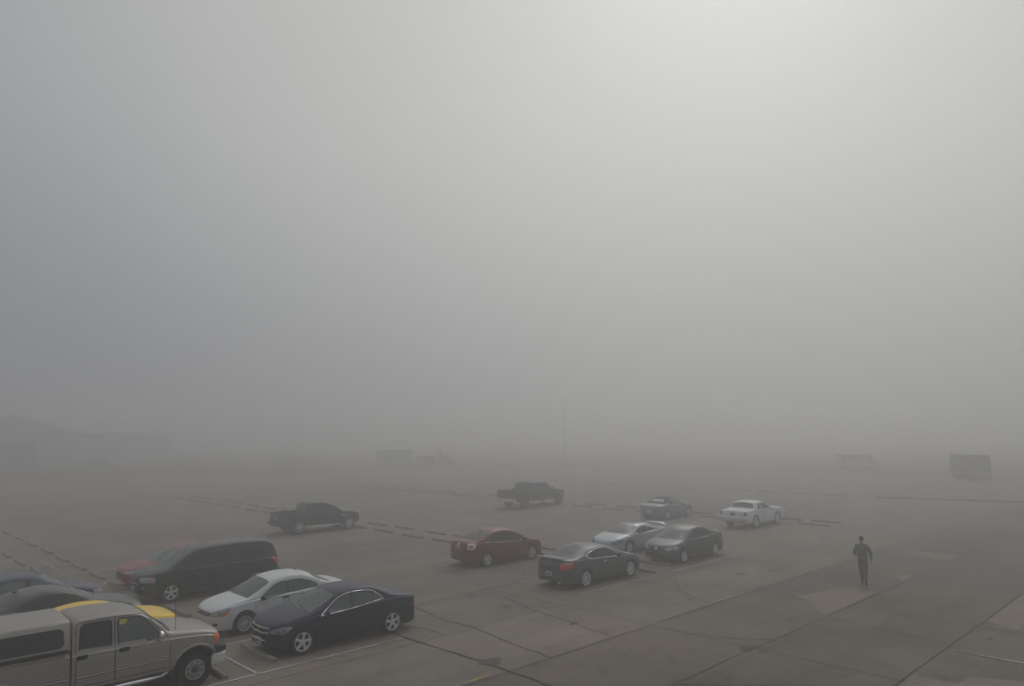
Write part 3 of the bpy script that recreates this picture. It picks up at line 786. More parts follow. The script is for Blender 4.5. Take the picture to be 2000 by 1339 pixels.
sedan_doors(c, 1.05, .10, -.88, .47, 1.07, [(.14, 1.15), (.14, 1.55), (.45, 1.55), (.62, 1.49), (1.02, 1.16), (.95, 1.12)],
            [(-.84, 1.17), (-.80, 1.50), (-.72, 1.56), (.06, 1.56), (.06, 1.15)], (.24, 1.03), (-.76, 1.05))
c.mirror(.95, 1.14, None, (.10, .20, .18), .12)
for sg, d in c.sides():
    mb = MB(); mb.tube([(-.95, sg * .80, .40), (-.8, sg * .93, .38), (.85, sg * .93, .38), (1.0, sg * .80, .40)], .038, M['chrome'], 8); mb.build('step_bar', c.root, 60)
    c.part('badge', [(1.05, 0, .86), (1.05, 0, .90), (1.35, 0, .90), (1.35, 0, .86)], d, M['alloy'], off=.006)
c.lamp('headlight', [(2.42, .48, .84), (2.42, .48, 1.0), (2.2, .83, 1.04), (2.1, .88, .90)], M['lens'], d=(-1, -.8, 0))
c.lamp('taillight', [(-2.70, .78, .80), (-2.70, .78, 1.10), (-2.58, .90, 1.10), (-2.58, .90, .80)], M['darkred'], d=(1, -.9, 0))
mb = MB(); sweep_bar(mb, [(-2.6, -.92), (-2.78, -.88), (-2.83, -.5), (-2.83, .5), (-2.78, .88), (-2.6, .92)], .50, .70, .1, M['black'], .02); mb.build('bumper', c.root, 40)
mb = MB(); mb.box((-1.10, .14, 1.66), (.03, .05, .04), M['lens']); mb.box((-1.10, -.14, 1.66), (.03, .05, .04), M['lens']); mb.box((-1.10, 0, 1.66), (.03, .20, .045), M['red']); mb.build('cargo_lamp', c.root)
c.plate(False, .90, 0); c.arch_lip(.03, None, .02)

# 10 dark grey big pickup -------------------------------------------------------------------------
c = Car('pickup_truck', 'large dark grey pickup with paler lower band, farthest of the pickups', 'pickup truck', (41.75, 40.45), R(2), LOT, paint=P_dgrey,
        W=1.0, wb=3.95, T=.20, tr=.40, tw=.26, gap=.10, axle=.02, rim='steel', rimmat='dullrim', nosea=.08, taila=.02, rf=.26, rb=.05, bed=(-3.12, -1.42, .95),
        top=[(2.86, .82), (2.85, 1.0), (2.80, 1.14), (2.6, 1.22), (2.1, 1.28), (1.40, 1.35), (1.05, 1.60), (.72, 1.85), (.5, 1.92), (0, 1.96), (-.8, 1.97), (-1.18, 1.94), (-1.27, 1.86), (-1.40, 1.395), (-1.42, 1.39), (-2.9, 1.39), (-3.2, 1.385), (-3.22, 1.28)],
        belt=[(2.86, .78), (2.78, 1.04), (2.4, 1.14), (1.2, 1.28), (-1.4, 1.32), (-3.2, 1.36)],
        bot=[(2.86, .60), (2.6, .56), (2.2, .50), (-2.6, .56), (-3.22, .66)])
c.screen('windshield', 1.36, .76, M['dew'], m=.07); c.screen('rear_window', -1.40, -1.28, M['glass'], m=.16)
sedan_doors(c, 1.25, .15, -.80, .58, 1.24, [(.20, 1.30), (.20, 1.76), (.62, 1.76), (.74, 1.70), (1.10, 1.34), (1.0, 1.29)],
            [(-.74, 1.33), (-.72, 1.74), (.10, 1.77), (.10, 1.31)], (.32, 1.16), (.02, 1.16))
for sg, d in c.sides():
    for a, b in ((-1.42, 1.40), (-3.15, -2.56)):
        c.part('lower_band', [(a, 0, .585), (a, 0, .80), (b, 0, .80), (b, 0, .585)], d, P_low, off=.009, nc=20)
    mb = MB(); mb.tube([(-1.1, sg * .9, .44), (-.9, sg * 1.0, .42), (1.0, sg * 1.0, .42), (1.2, sg * .9, .44)], .045, M['chrome'], 8); mb.build('step_bar', c.root, 60)
c.mirror(1.08, 1.36, M['black'], (.10, .24, .26), .16)
mb = MB(); sweep_bar(mb, [(2.55, -1.0), (2.8, -.98), (2.94, -.6), (2.96, 0), (2.94, .6), (2.8, .98), (2.55, 1.0)], .50, .76, .1, M['chrome'], .03); mb.build('bumper', c.root, 40)
mb = MB(); sweep_bar(mb, [(-3.1, -1.0), (-3.28, -.96), (-3.34, -.5), (-3.34, .5), (-3.28, .96), (-3.1, 1.0)], .56, .78, .1, M['chrome'], .02); mb.build('bumper', c.root, 40)
c.lamp('headlight', [(2.82, .55, .90), (2.82, .55, 1.08), (2.66, .92, 1.12), (2.62, .95, .92)], M['lens'], d=(-1, -.8, 0), off=.012)
c.lamp('taillight', [(-3.2, .86, .90), (-3.2, .86, 1.24), (-3.05, .98, 1.24), (-3.05, .98, .90)], M['darkred'], d=(1, -.9, 0)); c.arch_lip(.035, None, .03)

# 11 red compact sedan ------------------------------------------------------------------------------
c = Car('sedan', 'dark red sedan seen from behind with large white tail lamps', 'car', (23.04, 24.66), R(-2), LOT, paint=P_dred,
        W=.895, wb=2.685, T=.34, tr=.32, tw=.205, rim='six', nosea=.12, taila=.12, rb=.42,
        top=[(2.26, .56), (2.25, .66), (2.20, .75), (2.0, .84), (1.6, .95), (1.32, 1.01), (.95, 1.20), (.55, 1.39), (.2, 1.48), (-.25, 1.515), (-.75, 1.495), (-1.15, 1.42), (-1.6, 1.25), (-1.86, 1.14), (-2.12, 1.10), (-2.22, 1.05), (-2.28, .90), (-2.31, .66)],
        belt=[(2.26, .54), (2.15, .70), (1.8, .83), (1.2, .92), (-.6, .98), (-1.6, 1.05), (-2.25, 1.02)],
        bot=[(2.26, .40), (2.16, .27), (1.9, .20), (-1.8, .20), (-2.15, .28), (-2.31, .40)])
c.screen('windshield', 1.30, .48, M['dew'], bowl=.06); c.screen('rear_window', -1.78, -1.06, M['dewdark'], m=.08)
sedan_doors(c, 1.1, -.02, -1.0, .28, .92, [(.02, .97), (.02, 1.36), (.12, 1.36), (.40, 1.28), (.92, .96), (.82, .925)],
            [(-.06, .98), (-.06, 1.37), (-.5, 1.375), (-.90, 1.32), (-1.26, 1.09), (-1.14, 1.01)], (.12, .87), (-.80, .92))
c.mirror(.86, .97); c.antenna(-1.02, 0, .12, -.6)
c.lamp('taillight', [(-2.25, .60, .80), (-2.22, .58, 1.04), (-2.02, .82, 1.06), (-1.95, .86, 1.01), (-2.06, .86, .82), (-2.18, .78, .78)], M['whitelens'], d=(1, -.8, 0), off=.012,
       inner=[('lamp_bowl', [(-2.22, .66, .84), (-2.22, .66, .97), (-2.08, .80, .97), (-2.10, .80, .84)], M['red'])])
c.lamp('headlight', [(2.18, .40, .60), (2.18, .40, .72), (1.8, .82, .82), (1.86, .83, .66)], M['lens'])
c.plate(False, .84); c.ends('badge', [(.05 * math.cos(a), .99 + .05 * math.sin(a)) for a in [k * PI / 6 for k in range(12)]], False, M['chrome'], off=.01, rounded=0); c.wipers(1.32)
c.ends('lower_bumper', [(-.45, .30), (.45, .30), (.5, .42), (-.5, .42)], False, M['black'])

# 12 slate grey coupe ----------------------------------------------------------------------------------
c = Car('coupe', 'slate grey two door coupe with red tail lamps and chrome edged side window', 'car', (22.74, 18.92), 0, LOT, paint=P_grey,
        W=.925, wb=2.74, T=.42, tr=.335, tw=.22, rim='multi', rimr=.74, nosea=.12, taila=.14, rb=.48,
        top=[(2.32, .56), (2.31, .66), (2.25, .74), (2.0, .83), (1.6, .93), (1.25, 1.00), (.85, 1.18), (.4, 1.34), (.05, 1.41), (-.35, 1.435), (-.75, 1.41), (-1.2, 1.31), (-1.7, 1.16), (-2.0, 1.11), (-2.33, 1.10), (-2.40, 1.06), (-2.44, .88), (-2.47, .64)],
        belt=[(2.32, .54), (2.2, .70), (1.8, .82), (1.2, .90), (-.6, .97), (-1.6, 1.03), (-2.4, 1.0)],
        bot=[(2.32, .38), (2.22, .26), (1.9, .19), (-1.9, .20), (-2.35, .28), (-2.47, .40)])
c.screen('windshield', 1.24, .36, M['dew'], bowl=.06); c.screen('rear_window', -1.86, -.92, M['dewdark'], m=.07)
win = [(-1.30, 1.10), (-1.05, 1.20), (-.75, 1.28), (-.40, 1.32), (-.05, 1.30), (.25, 1.22), (.52, 1.08), (.74, .935), (.60, .915), (-.2, .955), (-1.0, 1.0)]
sedan_doors(c, .98, -.48, None, .27, .90, [(-.44, .975), (-.44, 1.30), (-.05, 1.285), (.25, 1.205), (.52, 1.065), (.72, .94), (.60, .925)], None, (-.28, .85), None, hmat=M['chrome'])
c.quarter([(-1.24, 1.09), (-1.05, 1.18), (-.75, 1.265), (-.48, 1.295), (-.48, .985), (-1.0, 1.015)])
for sg, d in c.sides(): c.trim('chrome_strip', [(x, 0, z) for x, z in chaikin(win, 1)], d, .021, M['chrome'], closed=True, off=.010)
c.mirror(.62, .95, M['black'], (.10, .18, .13), .09)
c.lamp('taillight', [(-2.44, .50, .74), (-2.42, .56, .98), (-2.20, .84, 1.01), (-2.05, .88, .99), (-2.14, .88, .80), (-2.3, .80, .74)], M['red'], d=(1, -.8, 0), off=.010,
       inner=[('reverse_lamp', [(-2.40, .60, .91), (-2.38, .62, .98), (-2.12, .86, .99), (-2.16, .86, .93)], M['lens'])])
c.lamp('headlight', [(2.22, .40, .60), (2.22, .40, .70), (1.85, .83, .79), (1.9, .84, .64)], M['lens'])
c.plate(False, .56, 0); mb = MB()
h, _ = c.hit((0, 0, .95), (1, 0, 0))
for dy in (-.035, .035): mb.box(h + Vector((-.008, dy, 0)), (.012, .014, .085), M['chrome'])
mb.box(h + Vector((-.008, 0, 0)), (.012, .06, .014), M['chrome']); mb.build('badge', c.root)
mb = MB(); mb.box((-2.36, 0, 1.115), (.16, 1.34, .022), P_grey, bev=.008); mb.build('spoiler', c.root)
c.ends('trunk_recess', [(-.52, .74), (.52, .74), (.50, .80), (-.50, .80)], False, M['black'], rounded=0)
mb = MB()
for y in (-.5, .5): mb.tube([(-2.3, y, .27), (-2.47, y, .27)], .04, M['chrome'], 10)
mb.build('exhaust', c.root); c.wipers(1.26)
mb = MB(); h, _ = c.hit((-.95, 0, 0), (0, 0, -1)); mb.box(h + Vector((.1, 0, .02)), (.10, .05, .04), M['black'], taper=.5, bev=.01); mb.build('antenna', c.root)

# 13 grey sedan ---------------------------------------------------------------------------------------------
c = Car('sedan', 'mid grey sedan facing the camera to the right of the silver coupe', 'car', (29.48, 18.96), PI, LOT, paint=P_mgrey,
        W=.878, wb=2.64, T=.38, tr=.32, tw=.205, rim='five', nosea=.12, taila=.10,
        top=[(2.22, .56), (2.21, .66), (2.16, .75), (1.95, .84), (1.55, .94), (1.28, 1.0), (.9, 1.20), (.5, 1.38), (.15, 1.45), (-.25, 1.465), (-.7, 1.44), (-1.1, 1.33), (-1.55, 1.17), (-1.75, 1.12), (-2.05, 1.10), (-2.17, 1.04), (-2.22, .88), (-2.25, .66)],
        belt=[(2.22, .54), (2.1, .70), (1.8, .82), (1.2, .90), (-.6, .97), (-1.6, 1.04), (-2.2, .99)],
        bot=[(2.22, .38), (2.12, .26), (1.9, .19), (-1.8, .20), (-2.1, .28), (-2.25, .40)])
c.screen('windshield', 1.27, .44, M['dew'], bowl=.06); c.screen('rear_window', -1.62, -1.0, M['dewdark'])
sedan_doors(c, 1.0, -.04, -1.02, .27, .90, [(0, .955), (0, 1.31), (.12, 1.31), (.40, 1.22), (.84, .945), (.74, .915)],
            [(-.08, .96), (-.08, 1.32), (-.45, 1.32), (-.75, 1.26), (-1.12, 1.06), (-1.02, 1.0)], (.10, .85), (-.82, .90))
c.mirror(.78, .93)
c.lamp('headlight', [(2.14, .40, .60), (2.14, .40, .70), (1.9, .72, .78), (1.70, .80, .80), (1.82, .82, .66)], M['lens'],
       inner=[('lamp_bowl', [(2.0, .62, .65), (2.0, .62, .71), (1.92, .70, .72), (1.92, .70, .66)], M['lensdark'])])
c.ends('grille', [(-.34, .70), (.34, .70), (.14, .56), (-.14, .56)], True, M['black'], rounded=1)
c.ends('badge', [(.07 * math.cos(a), .655 + .05 * math.sin(a)) for a in [k * PI / 6 for k in range(12)]], True, M['chrome'], off=.02, rounded=0)
c.ends('lower_grille', [(-.5, .32), (.5, .32), (.46, .44), (-.46, .44)], True, M['black'])
c.part('inspection_sticker', [(.98, .50, 0), (1.08, .50, 0), (1.08, .58, 0), (.98, .58, 0)], (0, 0, -1), M['plate'], off=.012)
c.lamp('taillight', [(-2.18, .50, .82), (-2.18, .50, .98), (-1.98, .82, 1.0), (-2.04, .82, .84)], M['red'], d=(1, -.7, 0)); c.wipers(1.29)

# 14 silver coupe with hoop spoiler ----------------------------------------------------------------------------
c = Car('coupe', 'silver coupe with rear spoiler and sunroof tucked behind the slate grey coupe', 'car', (29.75, 22.15), PI, LOT, paint=P_silver,
        W=.875, wb=2.56, T=.44, tr=.32, tw=.21, rim='five', nosea=.14, taila=.12,
        top=[(2.30, .50), (2.29, .57), (2.22, .66), (2.0, .76), (1.6, .87), (1.25, .93), (.85, 1.10), (.4, 1.25), (.05, 1.30), (-.3, 1.305), (-.7, 1.26), (-1.2, 1.12), (-1.65, 1.00), (-2.0, .97), (-2.12, .92), (-2.18, .80), (-2.2, .60)],
        belt=[(2.30, .48), (2.1, .64), (1.7, .76), (1.2, .83), (-.6, .90), (-1.5, .94), (-2.1, .90)],
        bot=[(2.30, .36), (2.2, .24), (1.9, .17), (-1.8, .18), (-2.1, .28), (-2.2, .40)])
c.screen('windshield', 1.24, .32, M['dew'], bowl=.06); c.screen('rear_window', -1.55, -.75, M['dewdark'])
c.part('sunroof', chaikin([(.22, .38, 0), (.22, -.38, 0), (-.38, -.40, 0), (-.38, .40, 0)], 1), (0, 0, -1), M['dewdark'], off=.005)
sedan_doors(c, 1.0, -.36, None, .25, .82, [(-.30, .90), (-.30, 1.15), (.08, 1.165), (.36, 1.09), (.82, .865), (.72, .84)], None, (-.16, .77))
c.quarter([(-.95, .965), (-.80, 1.03), (-.34, 1.14), (-.34, .91)])
c.mirror(.78, .86)
c.lamp('headlight', [(2.18, .42, .52), (2.14, .42, .62), (1.90, .66, .73), (1.66, .76, .74), (1.74, .78, .61), (2.0, .68, .51)], M['lensdark'],
       inner=[('lamp_bowl', [(2.0, .60, .57), (2.0, .60, .62), (1.92, .66, .64), (1.92, .66, .59)], M['lens'])])
c.ends('lower_grille', [(-.5, .32), (.5, .32), (.46, .42), (-.46, .42)], True, M['black'])
for sg, d in c.sides(): c.trim('side_moulding', [(-.85, 0, .50), (.85, 0, .50)], d, .018, P_silver)
mb = MB(); arc = [(-2.02, -.66, .93), (-2.08, -.64, 1.04), (-2.12, -.5, 1.12), (-2.14, -.25, 1.15), (-2.14, .25, 1.15), (-2.12, .5, 1.12), (-2.08, .64, 1.04), (-2.02, .66, .93)]
vs = []; fs = []
for x, y, z in arc: vs += [(x + .12, y, z - .015), (x + .02, y, z + .02), (x - .10, y, z), (x + .02, y, z - .02)]
for i in range(len(arc) - 1):
    for k in range(4): fs.append([i * 4 + k, i * 4 + (k + 1) % 4, i * 4 + 4 + (k + 1) % 4, i * 4 + 4 + k])
fs += [[0, 1, 2, 3], [31, 30, 29, 28]]; mb.add(vs, fs, P_silver); mb.build('spoiler', c.root, 50)
c.part('inspection_sticker', [(.98, .48, 0), (1.06, .48, 0), (1.06, .56, 0), (.98, .56, 0)], (0, 0, -1), M['plate'], off=.012); c.wipers(1.26)

# 15 silver roadster with dark soft top ----------------------------------------------------------------------------
c = Car('convertible', 'silver two seat roadster with dark red brown cloth top raised', 'car', (42.2, 28.38), R(2), LOT, paint=P_zsilver,
        W=.905, wb=2.65, T=.46, tr=.335, tw=.24, rim='five', rimr=.74, nosea=.14, taila=.12,
        top=[(2.12, .52), (2.11, .62), (2.05, .70), (1.8, .80), (1.4, .88), (1.0, .93), (.6, 1.13), (.25, 1.28), (-.1, 1.345), (-.55, 1.35), (-.88, 1.28), (-1.16, 1.10), (-1.27, 1.03), (-1.65, 1.00), (-1.95, .96), (-2.08, .88), (-2.13, .62)],
        belt=[(2.12, .50), (2.0, .64), (1.6, .80), (.9, .87), (-.6, .92), (-1.4, .97), (-2.05, .90)],
        bot=[(2.12, .36), (2.0, .24), (1.7, .17), (-1.7, .18), (-2.0, .26), (-2.13, .38)])
c.screen('windshield', .98, .24, M['dewdark'], bowl=.06)
L = [(x, c.edge(x)[5] - .01) for x in [.22 - 1.5 * i / 12 for i in range(13)]]
top = [(x, y, 0) for x, y in L] + [(x, -y, 0) for x, y in reversed(L)]
so = c.part('soft_top', top, (0, 0, -1), CLOTH, off=.014, nc=22, nr=12)
c.part('rear_window', [(-.92, .42, 0), (-.92, -.42, 0), (-1.14, -.48, 0), (-1.14, .48, 0)], (0, 0, -1), M['plate'], so, off=.022)
for sg, d in c.sides():
    c.part('soft_top_side', [(x, 0, z) for x, z in [(-1.12, .98), (-.9, 1.14), (-.5, 1.23), (-.42, .98)]], d, CLOTH, so, off=.012)
sedan_doors(c, .85, -.42, None, .25, .84, [(-.40, .95), (-.36, 1.19), (-.02, 1.21), (.30, 1.13), (.70, .92), (.6, .90)], None, (-.3, .78), wmat=M['lightglass'])
c.mirror(.62, .90)
c.lamp('taillight', [(-2.06, .56, .72), (-2.02, .56, .84), (-1.85, .80, .86), (-1.86, .80, .74)], M['red'], d=(1, -.7, 0))
c.lamp('headlight', [(2.02, .50, .60), (2.0, .50, .68), (1.6, .80, .80), (1.64, .82, .70)], M['lens'])
c.plate(False, .56, mat=M['plate'], band=False); c.ends('lower_bumper', [(-.5, .26), (.5, .26), (.5, .36), (-.5, .36)], False, M['black'])
mb = MB()
for y in (-.42, .42): mb.tube([(-2.0, y, .27), (-2.15, y, .27)], .045, M['chrome'], 10)
mb.build('exhaust', c.root)

# 16 old white coupe on tall wheels ----------------------------------------------------------------------------------
c = Car('coupe', 'old white boxy coupe on oversized chrome wheels beside the open right lot', 'car', (42.2, 22.12), 0, LOT, paint=P_mwhite,
        W=.91, wb=2.745, T=.30, tr=.385, tw=.22, gap=.05, rim='five', rimr=.72, rimmat='alloy', nosea=.06, taila=.05, bulge=.05, rf=.12, rb=.12,
        top=[(2.50, .62), (2.49, .86), (2.44, .98), (2.0, 1.02), (1.2, 1.07), (.86, 1.10), (.5, 1.30), (.2, 1.46), (-.05, 1.52), (-.5, 1.545), (-.95, 1.53), (-1.10, 1.49), (-1.42, 1.16), (-1.48, 1.14), (-2.3, 1.11), (-2.46, 1.08), (-2.52, .92), (-2.54, .66)],
        belt=[(2.50, .60), (2.42, .90), (2.0, .96), (.8, 1.02), (-.6, 1.05), (-1.5, 1.07), (-2.45, 1.02)],
        bot=[(2.50, .46), (2.3, .38), (1.9, .32), (-1.9, .34), (-2.4, .42), (-2.54, .50)])
c.screen('windshield', .85, .22, M['dewdark']); c.screen('rear_window', -1.40, -1.13, M['dewdark'], m=.09)
sedan_doors(c, .92, -.50, None, .42, 1.0, [(-.46, 1.07), (-.46, 1.42), (.14, 1.43), (.62, 1.09), (.58, 1.06)], None, (-.36, .93), None, hmat=M['chrome'])
c.quarter([(-.90, 1.09), (-.78, 1.41), (-.56, 1.42), (-.56, 1.07)])
c.mirror(.62, 1.06, None, (.08, .16, .11), .09)
c.lamp('taillight', [(-2.50, .70, .80), (-2.48, .70, 1.02), (-2.46, .86, 1.02), (-2.48, .86, .80)], M['lensdark'], d=(1, -.15, 0), off=.010, inner=[('lamp_bowl', [(-2.50, .73, .84), (-2.5, .73, .98), (-2.5, .82, .98), (-2.5, .82, .84)], M['red'])])
mb = MB(); sweep_bar(mb, [(-2.3, -.93), (-2.56, -.91), (-2.64, -.6), (-2.66, 0), (-2.64, .6), (-2.56, .91), (-2.3, .93)], .58, .76, .12, P_mwhite, .03); mb.build('bumper', c.root, 40)
mb = MB(); sweep_bar(mb, [(2.3, -.93), (2.52, -.91), (2.58, -.6), (2.6, 0), (2.58, .6), (2.52, .91), (2.3, .93)], .52, .72, .12, P_mwhite, .03); mb.build('bumper', c.root, 40)
c.plate(False, .88, mat=M['dewdark'], band=False); c.ends('trunk_panel', [(-.60, .80), (.60, .80), (.60, 1.01), (-.60, 1.01)], False, P_mwhite, off=.008, rounded=0)
for sg, d in c.sides(): c.trim('side_moulding', [(-.95, 0, .58), (.92, 0, .58)], d, .014, M['chrome'])
c.lamp('headlight', [(2.48, .52, .74), (2.48, .52, .90), (2.46, .84, .90), (2.46, .84, .74)], M['lens'], d=(-1, -.1, 0))
# ------------------------------------------------------------------ ground and paving
def ground_mat(name):
    m, nt, b = new_mat(name); L = nt.links
    tc = nt.nodes.new('ShaderNodeTexCoord')
    def noise(scale, detail=6, rough=.6, vec=None, stretch=None):
        n = nt.nodes.new('ShaderNodeTexNoise'); n.inputs['Scale'].default_value = scale; n.inputs['Detail'].default_value = detail; n.inputs['Roughness'].default_value = rough
        if stretch:
            mp = nt.nodes.new('ShaderNodeMapping'); mp.inputs['Scale'].default_value = stretch; L.new(tc.outputs['Object'], mp.inputs['Vector']); L.new(mp.outputs['Vector'], n.inputs['Vector'])
        else: L.new(tc.outputs['Object'], n.inputs['Vector'])
        return n
    def ramp(src, p0, c0, p1, c1):
        r = nt.nodes.new('ShaderNodeValToRGB'); e = r.color_ramp.elements
        e[0].position = p0; e[0].color = (*c0, 1); e[1].position = p1; e[1].color = (*c1, 1); L.new(src, r.inputs['Fac']); return r
    def mix(a, bb, f, mode='MIX'):
        x = nt.nodes.new('ShaderNodeMix'); x.data_type = 'RGBA'; x.blend_type = mode
        for s, v in ((6, a), (7, bb), (0, f)):
            if hasattr(v, 'links') or hasattr(v, 'is_linked'): L.new(v, x.inputs[s])
            else: x.inputs[s].default_value = v if s == 0 else (*v, 1)
        return x.outputs[2]
    return m, nt, b, tc, noise, ramp, mix

def concrete():
    m, nt, b, tc, noise, ramp, mix = ground_mat('old_concrete'); L = nt.links
    big = noise(.055, 5); med = noise(.35, 7, .65); fine = noise(6, 8, .7); streak = noise(.5, 5, .6, stretch=(.12, 1.6, 1))
    tan = ramp(big.outputs['Fac'], .35, (.186, .169, .145), .68, (.236, .206, .178)).outputs['Color']
    gry = ramp(big.outputs['Fac'], .35, (.128, .117, .096), .68, (.166, .147, .121)).outputs['Color']
    sep = nt.nodes.new('ShaderNodeSeparateXYZ'); L.new(tc.outputs['Object'], sep.inputs[0])
    # older, darker paving lies on the drive aisle side of the joint at y = 13.3
    mr = nt.nodes.new('ShaderNodeMapRange'); mr.inputs['From Min'].default_value = 13.32; mr.inputs['From Max'].default_value = 13.24; L.new(sep.outputs['Y'], mr.inputs['Value'])
    blot = noise(.22, 5, .6); bm_ = nt.nodes.new('ShaderNodeMapRange'); bm_.inputs['From Min'].default_value = .38; bm_.inputs['From Max'].default_value = .60; bm_.inputs['To Min'].default_value = .62; L.new(blot.outputs['Fac'], bm_.inputs['Value'])
    mk = nt.nodes.new('ShaderNodeMath'); mk.operation = 'MULTIPLY'; L.new(mr.outputs['Result'], mk.inputs[0]); L.new(bm_.outputs['Result'], mk.inputs[1])
    col = mix(tan, gry, mk.outputs[0])
    hue = noise(.13, 3, .5); hr = ramp(hue.outputs['Fac'], .42, (1.0, 1.0, 1.0), .70, (1.06, .995, .965)).outputs['Color']; col = mix(col, hr, 1.0, 'MULTIPLY')
    grit = noise(34, 3, .6); gr = ramp(grit.outputs['Fac'], .36, (.78, .78, .78), .64, (1.18, 1.18, 1.17)).outputs['Color']; col = mix(col, gr, .75, 'MULTIPLY')
    drip = noise(1.7, 6, .7); dr_ = ramp(drip.outputs['Fac'], .33, (.66, .66, .66), .44, (1.0, 1.0, 1.0)).outputs['Color']; col = mix(col, dr_, .8, 'MULTIPLY')
    # slab to slab tone: each cast bay is its own shade
    br = nt.nodes.new('ShaderNodeTexWhiteNoise'); br.noise_dimensions = '2D'
    vx = nt.nodes.new('ShaderNodeVectorMath'); vx.operation = 'SUBTRACT'; vx.inputs[1].default_value = (.45, 2.55, 0); L.new(tc.outputs['Object'], vx.inputs[0])
    vd = nt.nodes.new('ShaderNodeVectorMath'); vd.operation = 'DIVIDE'; vd.inputs[1].default_value = (6.1, 3.6, 1); L.new(vx.outputs[0], vd.inputs[0])
    vf = nt.nodes.new('ShaderNodeVectorMath'); vf.operation = 'FLOOR'; L.new(vd.outputs[0], vf.inputs[0]); L.new(vf.outputs[0], br.inputs['Vector'])
    slab = ramp(br.outputs['Value'], 0, (.90, .90, .91), 1, (1.08, 1.06, 1.04)).outputs['Color']
    col = mix(col, slab, 1.0, 'MULTIPLY')
    st = ramp(med.outputs['Fac'], .30, (.70, .71, .70), .62, (1.06, 1.05, 1.04)).outputs['Color']; col = mix(col, st, .8, 'MULTIPLY')
    s2 = ramp(streak.outputs['Fac'], .32, (.80, .80, .80), .6, (1.05, 1.05, 1.05)).outputs['Color']; col = mix(col, s2, .7, 'MULTIPLY')
    f2 = ramp(fine.outputs['Fac'], .3, (.80, .80, .80), .7, (1.14, 1.14, 1.13)).outputs['Color']; col = mix(col, f2, .8, 'MULTIPLY')
    L.new(col, b.inputs['Base Color']); b.inputs['Roughness'].default_value = .92; b.inputs['Specular IOR Level'].default_value = .25
    bp = nt.nodes.new('ShaderNodeBump'); bp.inputs['Strength'].default_value = .25; bp.inputs['Distance'].default_value = .02; L.new(fine.outputs['Fac'], bp.inputs['Height']); L.new(bp.outputs['Normal'], b.inputs['Normal'])
    return m

def soil(name, a, bcol, scale=.5, bump=.15):
    m, nt, b, tc, noise, ramp, mix = ground_mat(name); L = nt.links
    n1 = noise(scale, 8, .65); n2 = noise(scale * 14, 6, .7)
    col = ramp(n1.outputs['Fac'], .35, a, .68, bcol).outputs['Color']
    f2 = ramp(n2.outputs['Fac'], .3, (.7, .7, .7), .7, (1.2, 1.2, 1.2)).outputs['Color']; col = mix(col, f2, 1.0, 'MULTIPLY')
    L.new(col, b.inputs['Base Color']); b.inputs['Roughness'].default_value = .95; b.inputs['Specular IOR Level'].default_value = .2
    bp = nt.nodes.new('ShaderNodeBump'); bp.inputs['Strength'].default_value = .5; bp.inputs['Distance'].default_value = bump; L.new(n2.outputs['Fac'], bp.inputs['Height']); L.new(bp.outputs['Normal'], b.inputs['Normal'])
    return m

def sheet(name, polys, z, mat, kind='structure'):
    me = bpy.data.meshes.new(name); bm = bmesh.new()
    for k, poly in enumerate(polys):
        f = bm.faces.new([bm.verts.new((x, y, z)) for x, y in poly])
        f.normal_update()
        if f.normal.z < 0: f.normal_flip()
    bmesh.ops.triangulate(bm, faces=bm.faces[:]); bm.to_mesh(me); bm.free(); me.materials.append(mat)
    o = bpy.data.objects.new(name, me); COL.objects.link(o); o['kind'] = kind
    return o

CONC = concrete()
sheet('ground', [[(-420, -420), (520, -420), (520, 520), (-420, 520)]], 0, CONC)
GRASS = soil('dry_grass', (.085, .080, .042), (.135, .120, .070), .25, .12)
sheet('grass_verge', [[(-400, 140), (-100, 117), (-20, 113), (18, 111), (31, 107.5), (44, 107), (58, 100), (72, 91), (86, 78), (93, 60), (98, 40), (100, 10), (101, -60), (102, -400), (518, -400), (518, 518), (-400, 518)]], .004, GRASS)
DIRT = soil('bare_dirt', (.10, .092, .075), (.14, .125, .10), .4, .06)
sheet('dirt_track', [[(-200, 190), (30, 150), (60, 135), (82, 118), (100, 92), (108, 60), (112, 60), (104, 94), (85, 123), (62, 141), (31, 157), (-200, 200)]], .008, DIRT)

def ribbon(pts, w, z, jit=0.0, step=.35, seed=1):
    r = random.Random(seed); out = []; P = []
    for a, b in zip(pts, pts[1:]):
        a = Vector(a); b = Vector(b); n = max(1, int((b - a).length / step))
        for i in range(n): P.append(a + (b - a) * i / n)
    P.append(Vector(pts[-1])); L = []; Rr = []; off = 0
    for i, p in enumerate(P):
        t = (P[min(i + 1, len(P) - 1)] - P[max(i - 1, 0)]).normalized(); nrm = Vector((-t.y, t.x))
        off = off * .8 + r.uniform(-jit, jit); ww = w * r.uniform(.6, 1.35) if jit else w
        L.append(p + nrm * (off + ww / 2)); Rr.append(p + nrm * (off - ww / 2))
    return [[(L[i].x, L[i].y), (L[i + 1].x, L[i + 1].y), (Rr[i + 1].x, Rr[i + 1].y), (Rr[i].x, Rr[i].y)] for i in range(len(P) - 1)]

